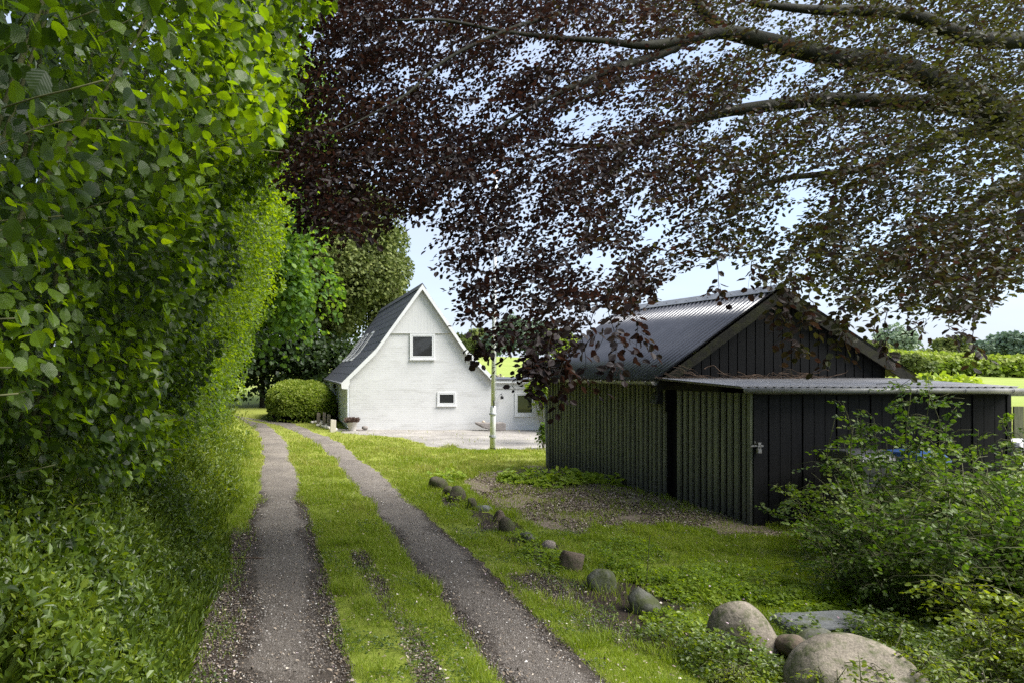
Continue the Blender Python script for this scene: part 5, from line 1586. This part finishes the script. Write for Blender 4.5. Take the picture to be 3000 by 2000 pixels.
# light ground cover around the stones
def cover(name, label, blobs, n, leaf, mat, tb=.5, wid=1.2, hmax=.16):
    w = np.array([b[4] for b in blobs], float); k = rng.choice(len(blobs), n, p=w / w.sum())
    B = np.array([b[:4] for b in blobs])[k]
    a = rng.random(n) * 6.283; r_ = np.sqrt(rng.random(n))
    x = B[:, 0] + B[:, 2] * r_ * np.cos(a); y = B[:, 1] + B[:, 3] * r_ * np.sin(a)
    k_ = (vnoise(x, y, 2, .16) > .36); x, y, r_ = x[k_], y[k_], r_[k_]; n = len(x)
    up = rng.random(n) * hmax * (1.05 - r_ ** 2) * (.4 + 1.2 * vnoise(x, y, 4, .2)) + .015
    P = np.c_[x, y, ground_h(x, y) + up]
    o = leaf_obj(name, P, rng.normal(size=(n, 3)) * (1, 1, .35), rng.normal(size=(n, 3)) * .45 + (0, -.25, 1), rng.uniform(.6, 1.4, n) * leaf, T6, mat, None,
                 np.clip(tb + .6 * (vnoise(x, y, 7, .3) - .5) + .2 * rng.normal(size=n), 0, 1), wid, origin=(3.5, 7, 0))
    return tag(o, label, kind='stuff')


def G(x, y, rx, ry, w):
    p = onground(x, y); return (p[0], p[1], rx * p[1] / F, ry * p[1] * p[1] / (F * H), w)


cover('ground_cover', 'fresh light green herbs between the boulders and the lawn',
      [G(2080, 1740, 170, 50, 6), G(2300, 1770, 160, 40, 5), G(1840, 1680, 50, 35, 1.8), G(1600, 1645, 70, 35, 2), G(1740, 1640, 70, 30, 1.5), G(2220, 1790, 90, 30, 2), G(2010, 1840, 110, 50, 1.4), G(1350, 1470, 40, 18, .6), G(1860, 1620, 80, 30, 1.5), G(2420, 1760, 100, 40, 2), G(1540, 1590, 50, 20, .5), G(2120, 1700, 220, 40, 3)],
      15000, .034, M['lime'], .5)
cover('dark_ground_cover', 'darker herbs and ferns growing around the big boulders',
      [G(2150, 1960, 160, 60, 4), G(2560, 1900, 120, 60, 3), G(2750, 1930, 220, 90, 7), G(2900, 1880, 160, 110, 6), G(2650, 1990, 260, 60, 5), G(2330, 1880, 80, 40, 1.5), G(1980, 1900, 90, 60, 1.2), G(2420, 1995, 90, 20, 1.5), G(2580, 1740, 120, 90, 3)],
      20000, .032, M['herb'], .58, 1.0, .26)
# broad weeds at the shed foot
x = []; 
cw = [G(1660, 1422, 110, 12, 3), G(1500, 1408, 40, 10, 1), G(1570, 1412, 60, 10, 1.2), G(1790, 1432, 60, 10, .9), G(1300, 1400, 60, 12, .4)]
o = cover('broadleaf_weeds', 'bright broad leaved weeds along the shed wall', cw, 1500, .13, M['bright'], .35, .7, .22)

# wood chips and gravel crumbs
x, y = scatter(150000, 8.6, 18, 1200, 2700, 3, 10.5)
k_ = (chip_mask(x, y) > 0) & ~solid(x, y) & (vnoise(x, y, 3, .5) > .30); x, y = x[k_], y[k_]; n = min(len(x), 42000); x, y = x[:n], y[:n]
P = np.c_[x, y, ground_h(x, y) + .004 + .012 * rng.random(n)]
o = leaf_obj('wood_chips', P, rng.normal(size=(n, 3)) * (1, 1, .25), rng.normal(size=(n, 3)) * .35 + (0, 0, 1), rng.uniform(.018, .050, n), T4, M['chip'], None, np.clip(.45 + .28 * rng.normal(size=n), 0, 1), rng.uniform(.4, 1, n), origin=(6, 12, 0))
tag(o, 'brown wood chips scattered along the shed walls', kind='stuff')
x, y = scatter(420000, 4.3, 22, 300, 2200, -1.0, 3.0)
dl, dr = linedist(RUT_L, x, y), linedist(RUT_R, x, y)
p = np.maximum(smooth(.42, .18, dl), smooth(.46, .2, dr))
p = np.maximum(p * .95, .5 * (soil_mask(x, y) > .4))
k_ = rng.random(len(x)) < p * .62; x, y = x[k_], y[k_]; n = min(len(x), 115000); x, y = x[:n], y[:n]
OCT = (np.array([(-.5, 0, 0), (0, .42, 0), (.5, 0, 0), (0, -.42, 0), (.06, .03, .42)]), [(0, 1, 4), (1, 2, 4), (2, 3, 4), (3, 0, 4)])
P = np.c_[x, y, ground_h(x, y) + .018 * np.maximum(0, 1 - (np.minimum(linedist(RUT_L, x, y), linedist(RUT_R, x, y)) / .34) ** 2) + .006]
aa = rng.random(n) * 6.28
o = leaf_obj('track_pebbles', P, np.c_[np.cos(aa), np.sin(aa), .1 * rng.normal(size=n)], rng.normal(size=(n, 3)) * .2 + (0, 0, 1), rng.gamma(4, .0022, n) + .003, OCT, M['pebble'], None, np.clip(.34 + .27 * rng.normal(size=n), 0, 1), 1.0, origin=(1, 10, 0))
tag(o, 'small loose stones and chips strewn over the wheel tracks', kind='stuff')
# dead leaves and bits on the dark track margins
x, y = scatter(26000, 4.3, 14, 300, 1700, -.75, 3.0)
k_ = (soil_mask(x, y) > .35) & (rng.random(len(x)) < .6); x, y = x[k_], y[k_]; n = len(x)
P = np.c_[x, y, ground_h(x, y) + .008 + .012 * rng.random(n)]
o = leaf_obj('fallen_leaves', P, rng.normal(size=(n, 3)) * (1, 1, .3), rng.normal(size=(n, 3)) * .4 + (0, 0, 1), rng.uniform(.012, .035, n), T6, M['chip'], None, np.clip(.30 + .25 * rng.normal(size=n), 0, 1), rng.uniform(.5, 1.1, n), origin=(0, 7, 0))
tag(o, 'brown leaf litter on the dark edges of the track', kind='stuff')
n = 70
x = np.concatenate([rng.uniform(3.2, 6.2, n), rng.uniform(-1.2, 2.6, 60)]); y = np.concatenate([rng.uniform(4.9, 7.2, n), rng.uniform(4.8, 10, 60)]); n = len(x)
P = np.c_[x, y, ground_h(x, y) + np.where(x > 3, rng.uniform(.06, .3, n), .02)]
o = leaf_obj('petals', P, rand_unit(n), rng.normal(size=(n, 3)) * .4 + (0, -.5, 1), rng.uniform(.012, .022, n), T6, M['petal'], None, None, 1.4, origin=(4, 6, 0))
tag(o, 'tiny pale pink flowers and petals in the herbs', kind='stuff')
st = MB().tube([(-.50, 8.62, .035), (-.38, 8.60, .04), (-.22, 8.62, .035), (-.10, 8.60, .03)], .009, 6).build('stick', M['deadtwig'], None, origin=(-.3, 8.6, .03)); tag(st, 'dark broken stick lying across the left edge of the wheel track', 'stick')
gs = MB().tube(spline([onground(1893, 1712).tolist() + [0], tuple(np.array((*onground(1893, 1712), 0)) + (.02, 0, .25)), tuple(np.array((*onground(1893, 1712), 0)) + (.035, 0, .5))], 4), .004, 5).build('plant_stem', M['stem'], None, origin=(*onground(1893, 1712), 0)); tag(gs, 'single dark upright plant stem standing in the lawn above the jagged rock', 'plant')

# ------------------------------------------------------------------ light, sky, camera
SUN_EL, SUN_AZ = 52.0, 116.0        # azimuth measured clockwise from +Y
w = D.worlds.new('World'); SC.world = w; w.use_nodes = True
nt = w.node_tree; nt.nodes.clear()
sky = nd(nt, 'ShaderNodeTexSky', sky_type='NISHITA', sun_disc=False)
sky.sun_elevation = math.radians(SUN_EL); sky.sun_rotation = math.radians(SUN_AZ)
sky.air_density = 1.0; sky.dust_density = 1.0; sky.ozone_density = 4.0
bg = nd(nt, 'ShaderNodeBackground', Strength=.055)
wo = nt.nodes.new('ShaderNodeOutputWorld')
tc = nt.nodes.new('ShaderNodeTexCoord')
mp = nt.nodes.new('ShaderNodeMapping'); mp.inputs['Scale'].default_value = (1.0, 1.0, 4.5)
nt.links.new(tc.outputs['Generated'], mp.inputs[0])
cn = nd(nt, 'ShaderNodeTexNoise', Scale=2.2, Detail=7, Roughness=.55); nt.links.new(mp.outputs[0], cn.inputs['Vector'])
sx = nt.nodes.new('ShaderNodeSeparateXYZ'); nt.links.new(tc.outputs['Generated'], sx.inputs[0])
veil = ramp(nt, sx.outputs[2], [(0.0, (1, 1, 1)), (.28, (.78, .78, .78)), (.8, (.85, .85, .85))])
cf = mixc(nt, 1.0, ramp(nt, cn.outputs['Fac'], [(.36, (.74, .74, .74)), (.62, (1, 1, 1))]), veil, 'MULTIPLY')
skyc = mixc(nt, cf, sky.outputs[0], (2.12, 2.36, 2.86))
nt.links.new(skyc, bg.inputs[0]); nt.links.new(bg.outputs[0], wo.inputs[0])
ld = D.lights.new('sun', 'SUN'); ld.energy = 1.5; ld.angle = math.radians(46); ld.color = (1, .97, .92)
lo_ = D.objects.new('sun', ld); link(lo_)
el, az = math.radians(SUN_EL), math.radians(SUN_AZ)
dvec = Vector((math.sin(az) * math.cos(el), math.cos(az) * math.cos(el), math.sin(el)))
lo_.rotation_euler = dvec.to_track_quat('Z', 'Y').to_euler()
lo_.location = (0, 0, 30)

cam = D.cameras.new('camera'); co = D.objects.new('camera', cam); link(co)
co.location = (0, 0, H); co.rotation_euler = (math.radians(90), 0, 0)
cam.sensor_width = 36; cam.lens = 36 * F / 3000
cam.shift_x = (1500 - PX) / 3000; cam.shift_y = (PY - 1000) / 3000
cam.clip_end = 4000; cam.clip_start = .05
SC.camera = co
SC.view_settings.view_transform = 'Standard'; SC.view_settings.look = 'None'
SC.view_settings.exposure = 2.72; SC.view_settings.gamma = 1
cy_ = SC.cycles
cy_.max_bounces = 9; cy_.diffuse_bounces = 4; cy_.glossy_bounces = 3; cy_.transmission_bounces = 5; cy_.transparent_max_bounces = 6
cy_.sample_clamp_indirect = 8; cy_.use_denoising = False
